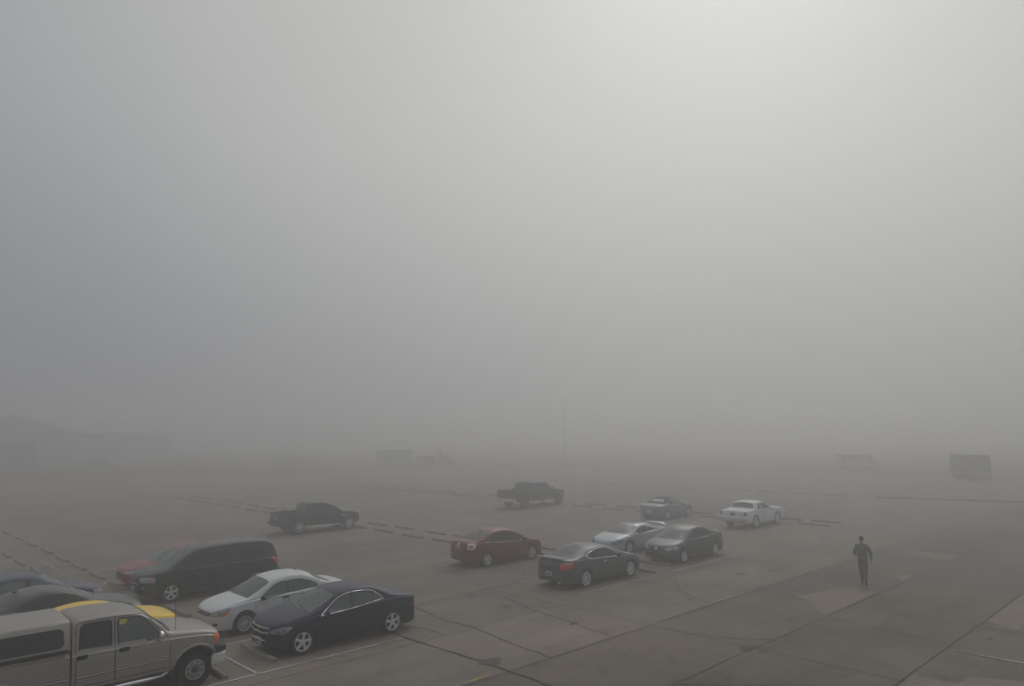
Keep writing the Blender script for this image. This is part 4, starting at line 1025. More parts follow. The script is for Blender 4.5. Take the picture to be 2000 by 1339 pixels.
JOINT = soil('joint_dirt', (.042, .039, .033), (.085, .077, .065), 1.5, .01)
J = []
for k, y in enumerate([-1.1, 2.55, 6.3, 9.93, 13.28, 16.88, 20.55]):
    J += ribbon([(-6, y), (62, y)], .043 if y not in (16.88,) else .03, .004, .015, .4, k + 3)
for k, x in enumerate([.55, 6.65, 12.75, 18.72, 25.0, 31.1, 37.2, 43.3, 49.5, 55.6]):
    y1 = 20.5 if x < 40 else 26
    J += ribbon([(x, -8), (x + rnd.uniform(-.1, .1), 6), (x + rnd.uniform(-.05, .05), y1)], .036, .004, .014, .35, k + 40)
for k, y in enumerate([24.2, 27.9, 31.5, 35.2, 38.9, 42.6, 50, 57, 64]):
    J += ribbon([(-4, y), (60, y)], .035, .004, .012, .5, k + 60)
for k, x in enumerate([12.75, 34.6, 37.2, 55.6]):
    J += ribbon([(x, 20.5), (x, 90)], .03, .004, .012, .5, k + 80)
sheet('paving_joints', J, .004, JOINT)
C_ = []
for k, (p, w) in enumerate([([(16.56, 20.4), (18.48, 19.96), (17.57, 17.14), (17.35, 15.62), (17.09, 14.32), (16.94, 13.27)], .035),
                            ([(15.13, 20.17), (14.71, 18.38), (14.82, 16.93), (14.40, 14.79), (14.25, 13.24)], .035),
                            ([(12.67, 17.70), (12.80, 15.71), (12.81, 14.08), (12.75, 12.2), (12.5, 10.8)], .05),
                            ([(13.37, 18.69), (13.69, 17.85), (13.72, 16.84)], .03),
                            ([(18.88, 11.79), (18.96, 10.93), (19.84, 9.88)], .035), ([(23.20, 9.93), (23.10, 8.67), (22.83, 7.69), (22.53, 6.26)], .03),
                            ([(25.46, 9.40), (25.23, 8.46), (25.43, 7.60), (25.35, 6.33)], .03), ([(14.8, 9.9), (16.4, 8.1), (17.9, 6.4), (18.2, 4)], .04),
                            ([(24.9, 16.4), (23.3, 15.3), (22.2, 13.4)], .03), ([(30.2, 16.8), (29.4, 15.2), (29.0, 13.3)], .03), ([(9.6, 9.9), (10.8, 8.1), (12.6, 6.4)], .04),
                            ([(20.6, 20.5), (22.6, 22.5), (20.2, 24.0), (16, 25.5)], .03), ([(33.5, 13.2), (34.6, 11.0), (35.2, 9.9)], .03), ([(13.0, 24.0), (15.5, 23.0), (18.7, 22.2)], .03),
                            ([(40.4, 17), (37.5, 16), (36.6, 13.3)], .03), ([(15.2, 31.5), (17.1, 29.6), (16.5, 27.9)], .03), ([(34.2, 27.9), (35.9, 25.6), (35.0, 24.2)], .03)]):
    C_ += ribbon(p, w * .9, .008, .03, .16, k + 200)
sheet('paving_cracks', C_, .008, JOINT)
PATCH = soil('tan_patch', (.205, .168, .138), (.250, .205, .170), .9, .01)
sheet('repair_patches', [[(25.29, 11.85), (26.0, 11.62), (26.90, 11.39), (27.62, 11.30), (27.95, 10.02), (25.48, 9.99), (23.49, 10.0), (23.91, 10.51), (24.97, 11.20)],
                         [(31.48, 10.59), (32.09, 10.32), (32.03, 10.0), (30.39, 10.0)],
                         [(37.34, 12.48), (38.51, 11.60), (38.26, 10.02), (36.66, 10.02), (37.0, 11.4)],
                         [(18.0, 6.2), (19.23, 6.22), (19.28, 5.31), (20.03, 5.24), (20.53, 4.28), (20.2, 2.0), (17.4, 2.2), (17.6, 4.5)],
                         [(26.11, 6.25), (27.90, 6.25), (31.51, 6.25), (30.2, 5.0), (26.40, 5.38), (25.35, 5.35)]], .006, PATCH)
OIL = soil('oil_stain', (.085, .082, .075), (.15, .14, .125), 1.2, .01)
def blob(cx, cy, rx, ry, seed):
    r = random.Random(seed); ph = [r.uniform(0, 6) for _ in range(4)]
    return [(cx + rx * math.cos(a) * (1 + .25 * math.sin(3 * a + ph[0]) + .13 * math.sin(5 * a + ph[1])), cy + ry * math.sin(a) * (1 + .2 * math.sin(2 * a + ph[2]) + .12 * math.sin(7 * a + ph[3]))) for a in [k * PI / 16 for k in range(32)]]
PIT = soil('spalled_concrete', (.07, .066, .058), (.15, .135, .115), 3, .02)
sheet('spalled_spots', [blob(12.95, 14.15, .34, .22, 1), blob(17.2, 15.0, .18, .07, 2), blob(22.4, 14.2, .16, .12, 3), blob(17.3, 18.1, .22, .06, 4), blob(29.4, 14.6, .2, .1, 5), blob(18.6, 10.1, .30, .16, 6), blob(22.2, 10.6, .14, .07, 7), blob(24.0, 5.7, .14, .07, 8), blob(27.7, 15.2, .25, .12, 12)], .012, PIT)

# ---- painted markings
def paint_mat(name, col, wear):
    m, nt, b, tc, noise, ramp, mix = ground_mat(name); L = nt.links
    n = noise(3.2, 7, .75); n2 = noise(.45, 4)
    add = nt.nodes.new('ShaderNodeMath'); add.operation = 'ADD'; L.new(n.outputs['Fac'], add.inputs[0])
    mu = nt.nodes.new('ShaderNodeMath'); mu.operation = 'MULTIPLY_ADD'; mu.inputs[1].default_value = .9; mu.inputs[2].default_value = -.45; L.new(n2.outputs['Fac'], mu.inputs[0]); L.new(mu.outputs[0], add.inputs[1])
    r = ramp(add.outputs[0], wear - .1, (.19, .175, .155), wear + .1, col); L.new(r.outputs['Color'], b.inputs['Base Color']); b.inputs['Roughness'].default_value = .85
    return m
WHITE = paint_mat('worn_white_paint', (.47, .465, .45), .47); WHITE2 = paint_mat('faint_white_paint', (.44, .43, .41), .55); YEL = paint_mat('worn_yellow_paint', (.36, .25, .045), .5)
W = []; W2 = []
def seg(L, a, b, w=.08): L += [[(p.x, p.y) for p in q] for q in [[Vector(v) for v in f] for f in ribbon([a, b], w, 0)]]
ys = [17.5, 20.5, 23.4, 26.4, 29.2, 32.2, 35.35, 38.3, 41.3, 44.3, 47.3, 50.3, 53.3]
for i, y in enumerate(ys):
    seg(W, (8.4, y), (12.6, y)); seg(W2 if i % 2 else W, (8.3, y), (4.1, y))
    seg(W, (20.4, y), (24.4, y)); seg(W2, (24.4, y), (26.0, y)); seg(W, (26.1, y), (31.6, y)) if y < 33 else seg(W2, (27.5, y), (31.6, y))
    seg(W2, (39.2, y), (43.4, y)); seg(W2, (45.8, y), (49.6, y))
for y in (56.3, 59.3, 62.3, 65.3, 68.3, 71.3, 74.3):
    for a, b in ((8.4, 12.6), (4.1, 8.3), (20.6, 24.6), (27.4, 31.6), (39.2, 43.2)): seg(W2, (a, y), (b, y))
seg(W, (8.36, 17.5), (8.36, 26.5)); seg(W, (8.36, 26.5), (8.36, 31)); seg(W2, (8.36, 31), (8.36, 57)); seg(W, (26.0, 17.5), (26.0, 32)); seg(W2, (26.0, 32), (26.0, 60)); seg(W2, (44.6, 19), (44.6, 50))
for x in (22.07, 25.43, 28.9, 32.3, 35.7): seg(W if x < 26 else W2, (x, 6.15), (x, 1.5))
sheet('white_parking_lines', W, .016, WHITE); sheet('faded_parking_lines', W2, .016, WHITE2)
Y = []
for a, b in ((9.2, 12.2), (19.3, 24.7), (28.0, 29.5)): Y += ribbon([(a, 13.40), (b, 13.40)], .10, 0, .004, .4, int(a))
sheet('yellow_line', Y, .016, YEL)

# ------------------------------------------------------------------ kerb at the far aisle
KERB = soil('fog_paled_kerb', (.11, .105, .095), (.15, .142, .13), 1.5, .02)  # kerb colour brought near the paving, fog fading put into it
mb = MB()
for (x, y), (x2, y2) in zip([(65.6, 23.2), (66.6, 20.0), (67.6, 16.5), (68.4, 13.2), (69.6, 8), (71, 2)], [(66.6, 20.0), (67.6, 16.5), (68.4, 13.2), (69.6, 8), (71, 2), (73, -10)]):
    a = Vector((x, y)); b = Vector((x2, y2)); t = (b - a).normalized(); n = Vector((-t.y, t.x)) * .28
    q = [a + n, a - n, b - n, b + n]
    mb.add([(p.x, p.y, -.05) for p in q] + [((p.x - c2.x) * .75 + c2.x, (p.y - c2.y) * .75 + c2.y, .11) for p, c2 in zip(q, (a, a, b, b))], [[4, 5, 6, 7], [0, 1, 5, 4], [1, 2, 6, 5], [2, 3, 7, 6], [3, 0, 4, 7]], KERB)
o = mb.build('kerb'); o['kind'] = 'structure'

# ------------------------------------------------------------------ concrete wheel stops
STOP = soil('wheel_stop_concrete', (.215, .210, .195), (.29, .28, .26), 2.2, .02)
STOPD = soil('weathered_wheel_stop', (.165, .158, .145), (.225, .215, .198), 2.2, .02)
def stop_mesh(name, mat, seed):
    mb = MB(); Lh = .96; r = random.Random(seed)
    prof = [(-.085, 0), (-.08, .05), (-.06, .092), (-.035, .105), (.035, .105), (.06, .092), (.08, .05), (.085, 0)]
    vs = []; ys_ = [-Lh, -Lh + .02, -.5, 0, .5, Lh - .02, Lh]
    for i, y in enumerate(ys_):
        k = .86 if i in (0, len(ys_) - 1) else 1
        vs += [(x * k + r.uniform(-.004, .004), y, z * (k if z > .1 else 1)) for x, z in prof]
    n = len(prof); fs = [[i * n + k, i * n + k + 1, i * n + n + k + 1, i * n + n + k] for i in range(len(ys_) - 1) for k in range(n - 1)]
    fs += [list(range(n)), [(len(ys_) - 1) * n + k for k in reversed(range(n))]]
    mb.add(vs, fs, mat)
    for y in (-.55, .55): mb.box((0, y, .107), (.03, .03, .008), M['black'])
    o = mb.build(name, None, 40); me = o.data; bpy.data.objects.remove(o); return me
S1, S2 = stop_mesh('wheel_stop', STOP, 1), stop_mesh('wheel_stop', STOPD, 2)
def stop(x, y, label, me, group):
    o = bpy.data.objects.new('wheel_stop', me); COL.objects.link(o)
    o.location = (x + rnd.uniform(-.07, .07), y + rnd.uniform(-.10, .10), 0); o.rotation_euler = (0, 0, R(rnd.uniform(-2.2, 2.2)))
    o['label'] = label; o['category'] = 'wheel stop'; o['group'] = group
ORD = ['first', 'second', 'third', 'fourth', 'fifth', 'sixth', 'seventh', 'eighth', 'ninth', 'tenth', 'eleventh', 'twelfth', 'thirteenth', 'fourteenth', 'fifteenth', 'sixteenth', 'seventeenth', 'eighteenth']
stop(9.14, 19.1, 'long grey concrete wheel stop under the nose of the navy sedan', S1, 'wheel stops of the near double row')
stop(9.15, 22.35, 'concrete wheel stop under the nose of the white sedan', S1, 'wheel stops of the near double row')
stop(9.25, 25.3, 'concrete wheel stop in the empty bay between minivan and white sedan', S1, 'wheel stops of the near double row')
stop(9.18, 28.4, 'concrete wheel stop under the nose of the charcoal minivan', S1, 'wheel stops of the near double row')
stop(9.16, 31.25, 'concrete wheel stop before the nose of the faded red sedan', S1, 'wheel stops of the near double row')
stop(7.72, 18.75, 'concrete wheel stop below the front bumper of the pewter pickup', S1, 'wheel stops of the near double row')
for k, y in enumerate([34.1, 37.0, 39.9, 43.2, 46.6, 49.8, 53.2]):
    stop(9.2, y, ORD[k] + ' concrete wheel stop leftwards from the faded red sedan nose', S1, 'wheel stops of the near double row')
for k, y in enumerate([37.4, 40.3, 43.3]):
    stop(7.6, y, ORD[k] + ' wheel stop beyond the dark blue sedan, left of the white line', S1, 'wheel stops of the near double row')
g = 'wheel stops of the middle double row'
stop(25.5, 18.75, 'concrete wheel stop under the front wheels of the slate grey coupe', S2, g)
stop(25.4, 24.35, 'concrete wheel stop under the front wheels of the dark red sedan', S2, g)
stop(27.2, 19.15, 'concrete wheel stop before the nose of the mid grey sedan', S2, g)
stop(26.95, 25.2, 'lone concrete wheel stop between the dark red sedan and the silver coupe', S2, g)
for k, y in enumerate([31.0, 33.75, 36.8, 39.6]):
    stop(25.0, y, ORD[k] + ' wheel stop leftwards from the dark red sedan, nearer line of the double row', S2, g)
for k, y in enumerate([28.2, 31.2, 33.85, 36.95, 39.85]):
    stop(26.7, y, ORD[k] + ' wheel stop leftwards from the dark red sedan, farther line of the double row', S2, g)
for k in range(10):
    y = 45.6 + 3.02 * k
    stop(25.1, y, ORD[k] + ' wheel stop beyond the black pickup bed, nearer line of the double row', S2, g)
    stop(26.7, y + .1, ORD[k] + ' wheel stop beyond the black pickup bed, farther line of the double row', S2, g)
g = 'wheel stops of the far double row'
for k, y in enumerate([37.0, 34.05, 31.1]):
    stop(43.6, y, ORD[k] + ' wheel stop right of the large grey pickup, nearer line', S2, g)
    stop(45.4, y + .15, ORD[k] + ' wheel stop right of the large grey pickup, farther line', S2, g)
stop(45.7, 28.05, 'wheel stop just past the front wheel of the silver roadster', S2, g)
stop(44.1, 26.0, 'wheel stop between the silver roadster and the old white coupe', S2, g)
stop(46.3, 22.0, 'wheel stop right under the nose of the old white coupe', S2, g)
stop(44.65, 19.45, 'nearer of two wheel stops in the open bay right of the old white coupe', S2, g)
stop(46.4, 19.5, 'farther of two wheel stops in the open bay right of the old white coupe', S2, g)
for k in range(10):
    y = 46.2 + 3.05 * k
    stop(43.9, y, ORD[k] + ' wheel stop left of the large grey pickup, nearer line', S2, g)
    stop(45.5, y + .1, ORD[k] + ' wheel stop left of the large grey pickup, farther line', S2, g)
g = 'wheel stops of the last row'  # last row takes the lighter concrete, fog fading put into its colour
for k in range(12):
    stop(63.5, 40.3 + 3.05 * k, ORD[k] + ' faint wheel stop from the right, last row behind the large grey pickup', S1, g)
for k, y in enumerate([35.4, 32.9, 29.4, 26.4]):
    stop(65.6, y, ORD[k] + ' faint wheel stop in the last row behind the old white coupe', S1, g)

# ------------------------------------------------------------------ far things in the fog
def lab(o, label, cat, group=None): set_props(o, label=label, category=cat, group=group); return o
DARK = paint('fog_paled_olive_tarp', (.055, .059, .055), 0, .85, 0, .2, 3); STEEL = paint('fog_paled_steel', (.45, .46, .46), .6, .5, 0, .15, 4)  # far cover and steel paled, fog fading put into their colour
CONT = paint('fog_paled_container_paint', (.20, .21, .21), .1, .6, 0, .2, 1.2); RUST = paint('fog_paled_truck_paint', (.21, .205, .20), .1, .6, .1, .2)  # container and truck colours lightened to look deeper in the fog
BUSW = paint('fog_muted_bus_paint', (.36, .36, .345), 0, .5, .2, .08); WALL = paint('fog_paled_hangar_wall', (.55, .55, .53), .1, .7, 0, .15, .3); ROOF = paint('fog_paled_hangar_roof', (.36, .36, .37), .2, .7, 0, .15, .3)  # bus and hangar colours pulled toward the fog tone
def simple_wheel(parent, x, y, r, w, out):
    wh = empty('wheel', (x, y, r), 0 if out > 0 else PI, parent)
    t = MB(); t.lathe_y([(r * .6, w / 2 - .02), (r * .9, w / 2), (r, w / 2 - .04), (r, -w / 2 + .04), (r * .9, -w / 2), (r * .6, -w / 2)], M['rubber'], 20); t.build('tyre', wh, 40)
    t = MB(); t.lathe_y([(r * .61, w / 2 - .03), (r * .5, w / 2 - .05), (r * .25, w / 2 - .01), (.001, w / 2)], M['alloy'], 20); t.build('rim', wh, 40)
# covered trailer
A_ = lab(empty('covered_trailer', (94.0, 22.9, 0), R(-42)), 'dark covered trailer standing alone at the right in the fog', 'trailer')
mb = MB()
hoops = []
for i, y in enumerate([-2.15, -1.4, -.7, 0, .7, 1.4, 2.05]):
    s = 1.0 + (.012 if i % 2 == 0 else 0)
    hoops.append([(-1.15 * s, y, .95), (-1.17 * s, y, 2.55), (-1.05 * s, y, 2.92 * s), (0, y, 3.0 * s), (1.05 * s, y, 2.92 * s), (1.17 * s, y, 2.55), (1.15 * s, y, .95)])
vs = [p for h in hoops for p in h]; fs = [[i * 7 + k, i * 7 + (k + 1) % 7, i * 7 + 7 + (k + 1) % 7, i * 7 + 7 + k] for i in range(6) for k in range(7)]; fs += [list(range(7)), [42 + k for k in reversed(range(7))]]
mb.add(vs, fs, DARK); mb.build('cover', A_, 30)
mb = MB(); mb.box((0, -.1, .82), (2.3, 4.3, .22), RUST, bev=.02); mb.box((0, -.1, .45), (2.2, 4.2, .55), DARK, bev=.02); mb.build('bed', A_)
mb = MB(); mb.tube([(-.4, -2.2, .72), (0, -3.0, .6), (.4, -2.2, .72)], .05, RUST, 8); mb.build('tow_bar', A_)
for y in (-1.0, .9):
    for sg in (1, -1):
        w_ = empty('wheel', (sg * 1.12, y, .42), R(-90) if sg > 0 else R(90), A_)
        t = MB(); t.lathe_y([(.25, .12), (.38, .13), (.42, .09), (.42, -.09), (.38, -.13), (.25, -.1)], M['rubber'], 20); t.build('tyre', w_, 40)
for x in (-.75, .55):
    mb = MB(); mb.box((-1.19, x, 1.98), (.03, .32, .14), M['plate'], bev=.01); mb.build('white_marker', A_)
A_.scale = (.9, .9, .95)
# pale bus
c = Car('minibus', 'pale minibus barely visible in the fog left of the covered trailer', 'minibus', (110.5, 41.2), R(-45), None, paint=BUSW,
        W=1.02, wb=3.6, T=.10, tr=.38, tw=.24, gap=.09, rim='steel', nosea=.10, taila=.03, rf=.3, rb=.06,
        top=[(3.05, .75), (3.04, 1.0), (2.95, 1.2), (2.45, 1.32), (2.2, 1.42), (1.75, 2.0), (1.55, 2.28), (1.2, 2.36), (-2.6, 2.36), (-2.8, 2.30), (-2.86, 2.1), (-2.88, .9)],
        belt=[(3.05, .7), (2.9, 1.05), (2.2, 1.26), (-2.85, 1.30)], bot=[(3.05, .5), (2.8, .4), (-2.6, .45), (-2.88, .55)])
c.screen('windshield', 2.18, 1.72, M['dewdark'], m=.06)
c.door(.95, 1.95, .5, 1.24, [(1.0, 1.34), (1.0, 1.95), (1.55, 1.95), (1.85, 1.42)], (1.08, 1.12))
for x in (-2.6, -1.75, -.9, -.05): c.quarter([(x, 1.40), (x, 2.0), (x + .72, 2.0), (x + .72, 1.40)], name='side_window')
c.lamp('headlight', [(2.98, .6, .86), (2.98, .6, 1.04), (2.85, .92, 1.06), (2.85, .92, .88)], M['lens'], d=(-1, -.6, 0)); c.mirror(1.9, 1.45, M['black'])
# shipping container
CT = lab(empty('shipping_container', (80.0, 114.0, 0), R(-47 + 80)), 'dark steel container standing in the fog left of centre', 'container')
mb = MB(); n = 44; vs = []
for i in range(n):
    y = -3.0 + 6.0 * i / (n - 1); d_ = .03 if (i // 2) % 2 else 0
    vs += [(-1.2 + d_, y, .16), (-1.2 + d_, y, 2.55), (1.2 - d_, y, 2.55), (1.2 - d_, y, .16)]
fs = [[i * 4 + k, i * 4 + (k + 1) % 4, i * 4 + 4 + (k + 1) % 4, i * 4 + 4 + k] for i in range(n - 1) for k in range(4)] + [[0, 1, 2, 3], [(n - 1) * 4 + k for k in (3, 2, 1, 0)]]
mb.add(vs, fs, CONT); mb.build('corrugated_shell', CT, 25)
mb = MB()
for x in (-1.22, 1.22):
    for z in (.08, 2.58): mb.box((x, 0, z), (.12, 6.1, .14), CONT, bev=.01)
    for y in (-3.04, 3.04): mb.box((x, y, 1.33), (.14, .14, 2.62), CONT, bev=.01)
mb.build('frame', CT)
for sg in (-1, 1):
    mb = MB(); mb.box((sg * .57, -3.06, 1.32), (1.08, .05, 2.3), CONT, bev=.01)
    for x in (.25, .75): mb.tube([(sg * x, -3.12, .2), (sg * x, -3.12, 2.45)], .022, STEEL, 6)
    mb.build('door', CT)
# flatbed truck with twin stacks
T_ = lab(empty('flatbed_truck', (80.6, 102.2, 0), R(36)), 'dark flatbed truck with two upright stacks beside the steel container', 'truck')
mb = MB(); mb.box((0, 1.5, 1.02), (2.3, 4.2, .22), RUST, bev=.02); mb.box((0, 0, .72), (.8, 7.0, .24), DARK); mb.box((0, 1.9, 1.42), (2.1, 3.0, .62), DARK, bev=.08); mb.build('flatbed', T_)
mb = MB(); mb.box((0, -1.55, 1.45), (2.2, 1.5, 1.5), RUST, taper=.88, bev=.08); mb.build('cab', T_)
mb = MB(); mb.box((0, -2.95, 1.05), (1.9, 1.4, .8), RUST, taper=.85, bev=.10); mb.build('hood', T_)
mb = MB(); mb.box((0, -2.27, 1.78), (1.75, .06, .55), M['dewdark'], bev=.02); mb.build('windshield', T_)
for sg in (-1, 1):
    mb = MB(); mb.tube([(sg * .85, -.62, .9), (sg * .85, -.62, 2.95)], .11, DARK, 10); mb.build('exhaust_stack', T_)
    for y in (-2.9, .9, 2.4):
        w_ = empty('wheel', (sg * 1.0, y, .5), R(-90) if sg > 0 else R(90), T_)
        t = MB(); t.lathe_y([(.28, .13), (.45, .15), (.5, .10), (.5, -.10), (.45, -.15), (.28, -.1)], M['rubber'], 20); t.build('tyre', w_, 40)
        t = MB(); t.lathe_y([(.285, .11), (.2, .06), (.1, .12), (.001, .12)], M['dullrim'], 16); t.build('rim', w_, 40)
# light pole
PL = lab(empty('light_pole', (99.8, 88.65, 0)), 'tall thin light pole fading into the fog near the centre', 'light pole')
mb = MB(); mb.tube([(0, 0, 0), (0, 0, 10.5)], [.16, .08], STEEL, 10); mb.build('pole', PL, 60)
mb = MB(); mb.box((0, 0, .15), (.6, .6, .5), STOP, bev=.04); mb.build('base', PL)
mb = MB(); mb.tube([(0, 0, 10.3), (.5, .1, 10.55), (1.3, .3, 10.6)], [.05, .045, .04], STEEL, 8); mb.build('arm', PL, 60)
mb = MB(); mb.box((1.5, .35, 10.58), (.6, .3, .12), STEEL, bev=.04); mb.build('lamp_head', PL)
# chain link fence and gate panel
MESHW = paint('fence_wire', (.10, .105, .105), .4, .6, 0, .1)
def fence(name, label, cat, a, b, h, nposts, tall_end=False, bars=0, wires=7):
    a = Vector(a); b = Vector(b); L_ = (b - a).length
    rt = lab(empty(name, (a.x, a.y, 0), math.atan2(b.y - a.y, b.x - a.x)), label, cat)
    for i in range(nposts):
        mb = MB(); hh = h + (.55 if tall_end and i == nposts - 1 else 0); x = L_ * i / (nposts - 1)
        mb.tube([(x, 0, 0), (x, 0, hh)], .05, STEEL, 8); mb.build('post', rt, 60)
    mb = MB()
    for z in (h - .04, h * .5, .12): mb.tube([(0, 0, z), (L_, 0, z)], .03, STEEL, 6)
    mb.build('rail', rt, 60)
    mb = MB(); k = int(L_ / .28)
    for i in range(-int(h / .28), k):
        for sgn in (1, -1):
            x0, x1 = (i * .28, i * .28 + h) if sgn > 0 else (i * .28 + h, i * .28)
            za, zb = .1, h - .05
            def cl(x0, x1):
                p, q = Vector((x0, za)), Vector((x1, zb)); dx = q.x - p.x
                t0, t1 = sorted(((0 - p.x) / dx, (L_ - p.x) / dx)); t0 = max(0, t0); t1 = min(1, t1)
                return (p + (q - p) * t0, p + (q - p) * t1) if t1 > t0 + .02 else None
            r_ = cl(x0, x1)
            if r_: mb.tube([(r_[0].x, .0 + sgn * .006, r_[0].y), (r_[1].x, sgn * .006, r_[1].y)], .006, MESHW, 3, cap=False)
    mb.build('wire_mesh', rt, 60)
    if bars:
        for i in range(bars):
            mb = MB(); x = L_ * (i + .5) / bars; mb.tube([(x, .03, .05), (x, .03, h)], .035, STEEL, 6); mb.build('bar', rt, 60)
    return rt
fence('chain_link_fence', 'long chain link fence along the grass at the left', 'fence', (40.5, 130), (46.6, 112), 1.9, 8, True)
fence('fence_gate', 'barred gate panel standing between the fence and the container', 'gate', (49.3, 99.8), (52.2, 96.0), 2.6, 2, False, 7)
# hangar
H_ = lab(empty('hangar', (42, 178, 0), R(-52)), 'large dark hangar building almost lost in the fog at the left', 'building')
mb = MB(); Lx, Wy, hw, hr = 12.5, 16.0, 6.2, 9.6
vs = [(-Lx, -Wy, 0), (Lx, -Wy, 0), (Lx, Wy, 0), (-Lx, Wy, 0), (-Lx, -Wy, hw), (Lx, -Wy, hw), (Lx, Wy, hw), (-Lx, Wy, hw), (0, -Wy, hr), (0, Wy, hr)]
mb.add(vs, [[1, 2, 6, 5], [2, 3, 7, 9, 6], [3, 0, 4, 7], [0, 1, 5, 8, 4]], WALL); mb.build('wall', H_, 0)
mb = MB(); k = .6
mb.add([(-Lx - k, -Wy - k, hw - .12), (0, -Wy - k, hr + .15), (Lx + k, -Wy - k, hw - .12), (-Lx - k, Wy + k, hw - .12), (0, Wy + k, hr + .15), (Lx + k, Wy + k, hw - .12)], [[0, 1, 4, 3], [1, 2, 5, 4]], ROOF)
mb.add([(-Lx - k, -Wy - k, hw + .08), (0, -Wy - k, hr + .35), (Lx + k, -Wy - k, hw + .08), (-Lx - k, Wy + k, hw + .08), (0, Wy + k, hr + .35), (Lx + k, Wy + k, hw + .08)], [[0, 1, 4, 3], [1, 2, 5, 4]], ROOF); mb.build('roof', H_, 0)
mb = MB(); mb.box((0, -Wy - .05, 2.4), (9, .12, 4.8), CONT, bev=.02)
for x in (-3, 0, 3): mb.box((x, -Wy - .13, 2.4), (.08, .06, 4.7), STEEL)
mb.build('door', H_)
for i in range(4):
    mb = MB(); mb.box((-Lx - .04, -11 + 7 * i, 3.6), (.1, 2.2, 1.2), M['dewdark'], bev=.02); mb.build('window', H_)
# bush by the fence
LEAF = soil('bush_leaves', (.028, .034, .018), (.055, .062, .032), 2.0, .02)
def bush(x, y, r, h, label, seed):
    rr = random.Random(seed); rt = lab(empty('bush', (x, y, 0)), label, 'bush')
    mb = MB()
    for i in range(900):
        a = rr.uniform(0, 2 * PI); e = rr.uniform(-.2, 1); q = rr.uniform(.45, 1) * (1 + .25 * math.sin(3 * a + seed))
        p = Vector((r * q * math.cos(a) * math.sqrt(1 - max(0, e) ** 2), r * q * math.sin(a) * math.sqrt(1 - max(0, e) ** 2), h * (.30 + .62 * e * q)))
        u = Vector((rr.uniform(-1, 1), rr.uniform(-1, 1), rr.uniform(-1, 1))).normalized(); v = u.orthogonal().normalized(); s_ = rr.uniform(.06, .16)
        mb.add([p - u * s_, p + v * s_ * .5, p + u * s_, p - v * s_ * .5], [[0, 1, 2, 3]], LEAF)
    mb.build('leaves', rt, 0, merge=False)
    mb = MB()
    for i in range(7):
        a = 2 * PI * i / 7; mb.tube([(0, 0, 0), (r * .3 * math.cos(a), r * .3 * math.sin(a), h * .4), (r * .6 * math.cos(a), r * .6 * math.sin(a), h * .7)], [.05, .03, .012], RUST, 5)
    mb.build('branches', rt)
bush(36.5, 140, 2.0, 2.6, 'dark rounded bush behind the fence at the left', 3)
for o in list(bpy.data.objects):
    if o.name.startswith('bush') and o.type == 'EMPTY': o['category'] = 'bush'

# ------------------------------------------------------------------ the walking person
SKIN = paint('skin', (.28, .16, .11), 0, .6, 0, .08, 8); SUIT = paint('olive_flight_suit', (.092, .112, .088), 0, .9, 0, .45, 13); BOOT = paint('black_boot_leather', (.012, .012, .012), 0, .5, 0); HAIR = paint('short_brown_hair', (.028, .018, .012), 0, .8, 0, .3, 30)
def skin_mesh(name, verts, edges, mat, parent=None, sub=2):
    """verts: list of (x,y,z,radius_x,radius_y)"""
    me = bpy.data.meshes.new(name); me.from_pydata([v[:3] for v in verts], edges, []); o = bpy.data.objects.new(name, me); COL.objects.link(o)
    sk = o.modifiers.new('s', 'SKIN'); sk.use_smooth_shade = True
    for i, v in enumerate(verts):
        d = me.skin_vertices[0].data[i]; d.radius = (v[3], v[4] if len(v) > 4 else v[3]); d.use_root = (i == 0)
    sb = o.modifiers.new('u', 'SUBSURF'); sb.levels = sub; sb.render_levels = sub
    dg = bpy.context.evaluated_depsgraph_get(); m2 = bpy.data.meshes.new_from_object(o.evaluated_get(dg)); bpy.data.objects.remove(o)
    m2.name = name; m2.materials.clear(); m2.materials.append(mat)
    for p in m2.polygons: p.use_smooth = True; p.material_index = 0
    o = bpy.data.objects.new(name, m2); COL.objects.link(o)
    if parent is not None: o.parent = parent
    return o
PX = {'hipR': (.085, -.01, .90), 'kneeR': (.072, -.04, .49), 'ankR': (.055, -.25, .14), 'hipL': (-.085, 0, .90), 'kneeL': (-.065, .17, .50), 'ankL': (-.045, .30, .09),
      'shR': (.18, 0, 1.41), 'elR': (.285, -.05, 1.17), 'wrR': (.285, .02, .93), 'shL': (-.18, 0, 1.41), 'elL': (-.275, -.08, 1.17), 'wrL': (-.22, .13, 1.08)}
def J_(k, r, r2=None): return (*PX[k], r, r2 or r)
V = [(0, 0, .95, .10, .09), (0, 0, 1.10, .10, .09), (0, .01, 1.28, .12, .10), (0, 0, 1.43, .09, .075), (0, .0, 1.50, .052), (0, .015, 1.57, .052), (0, .02, 1.65, .072, .082), (0, .02, 1.72, .076, .088), (0, .015, 1.775, .05, .06)]
E_ = [(i, i + 1) for i in range(8)]
def chain(start, items):
    p = start
    for it in items:
        V.append(it); E_.append((p, len(V) - 1)); p = len(V) - 1
    return p
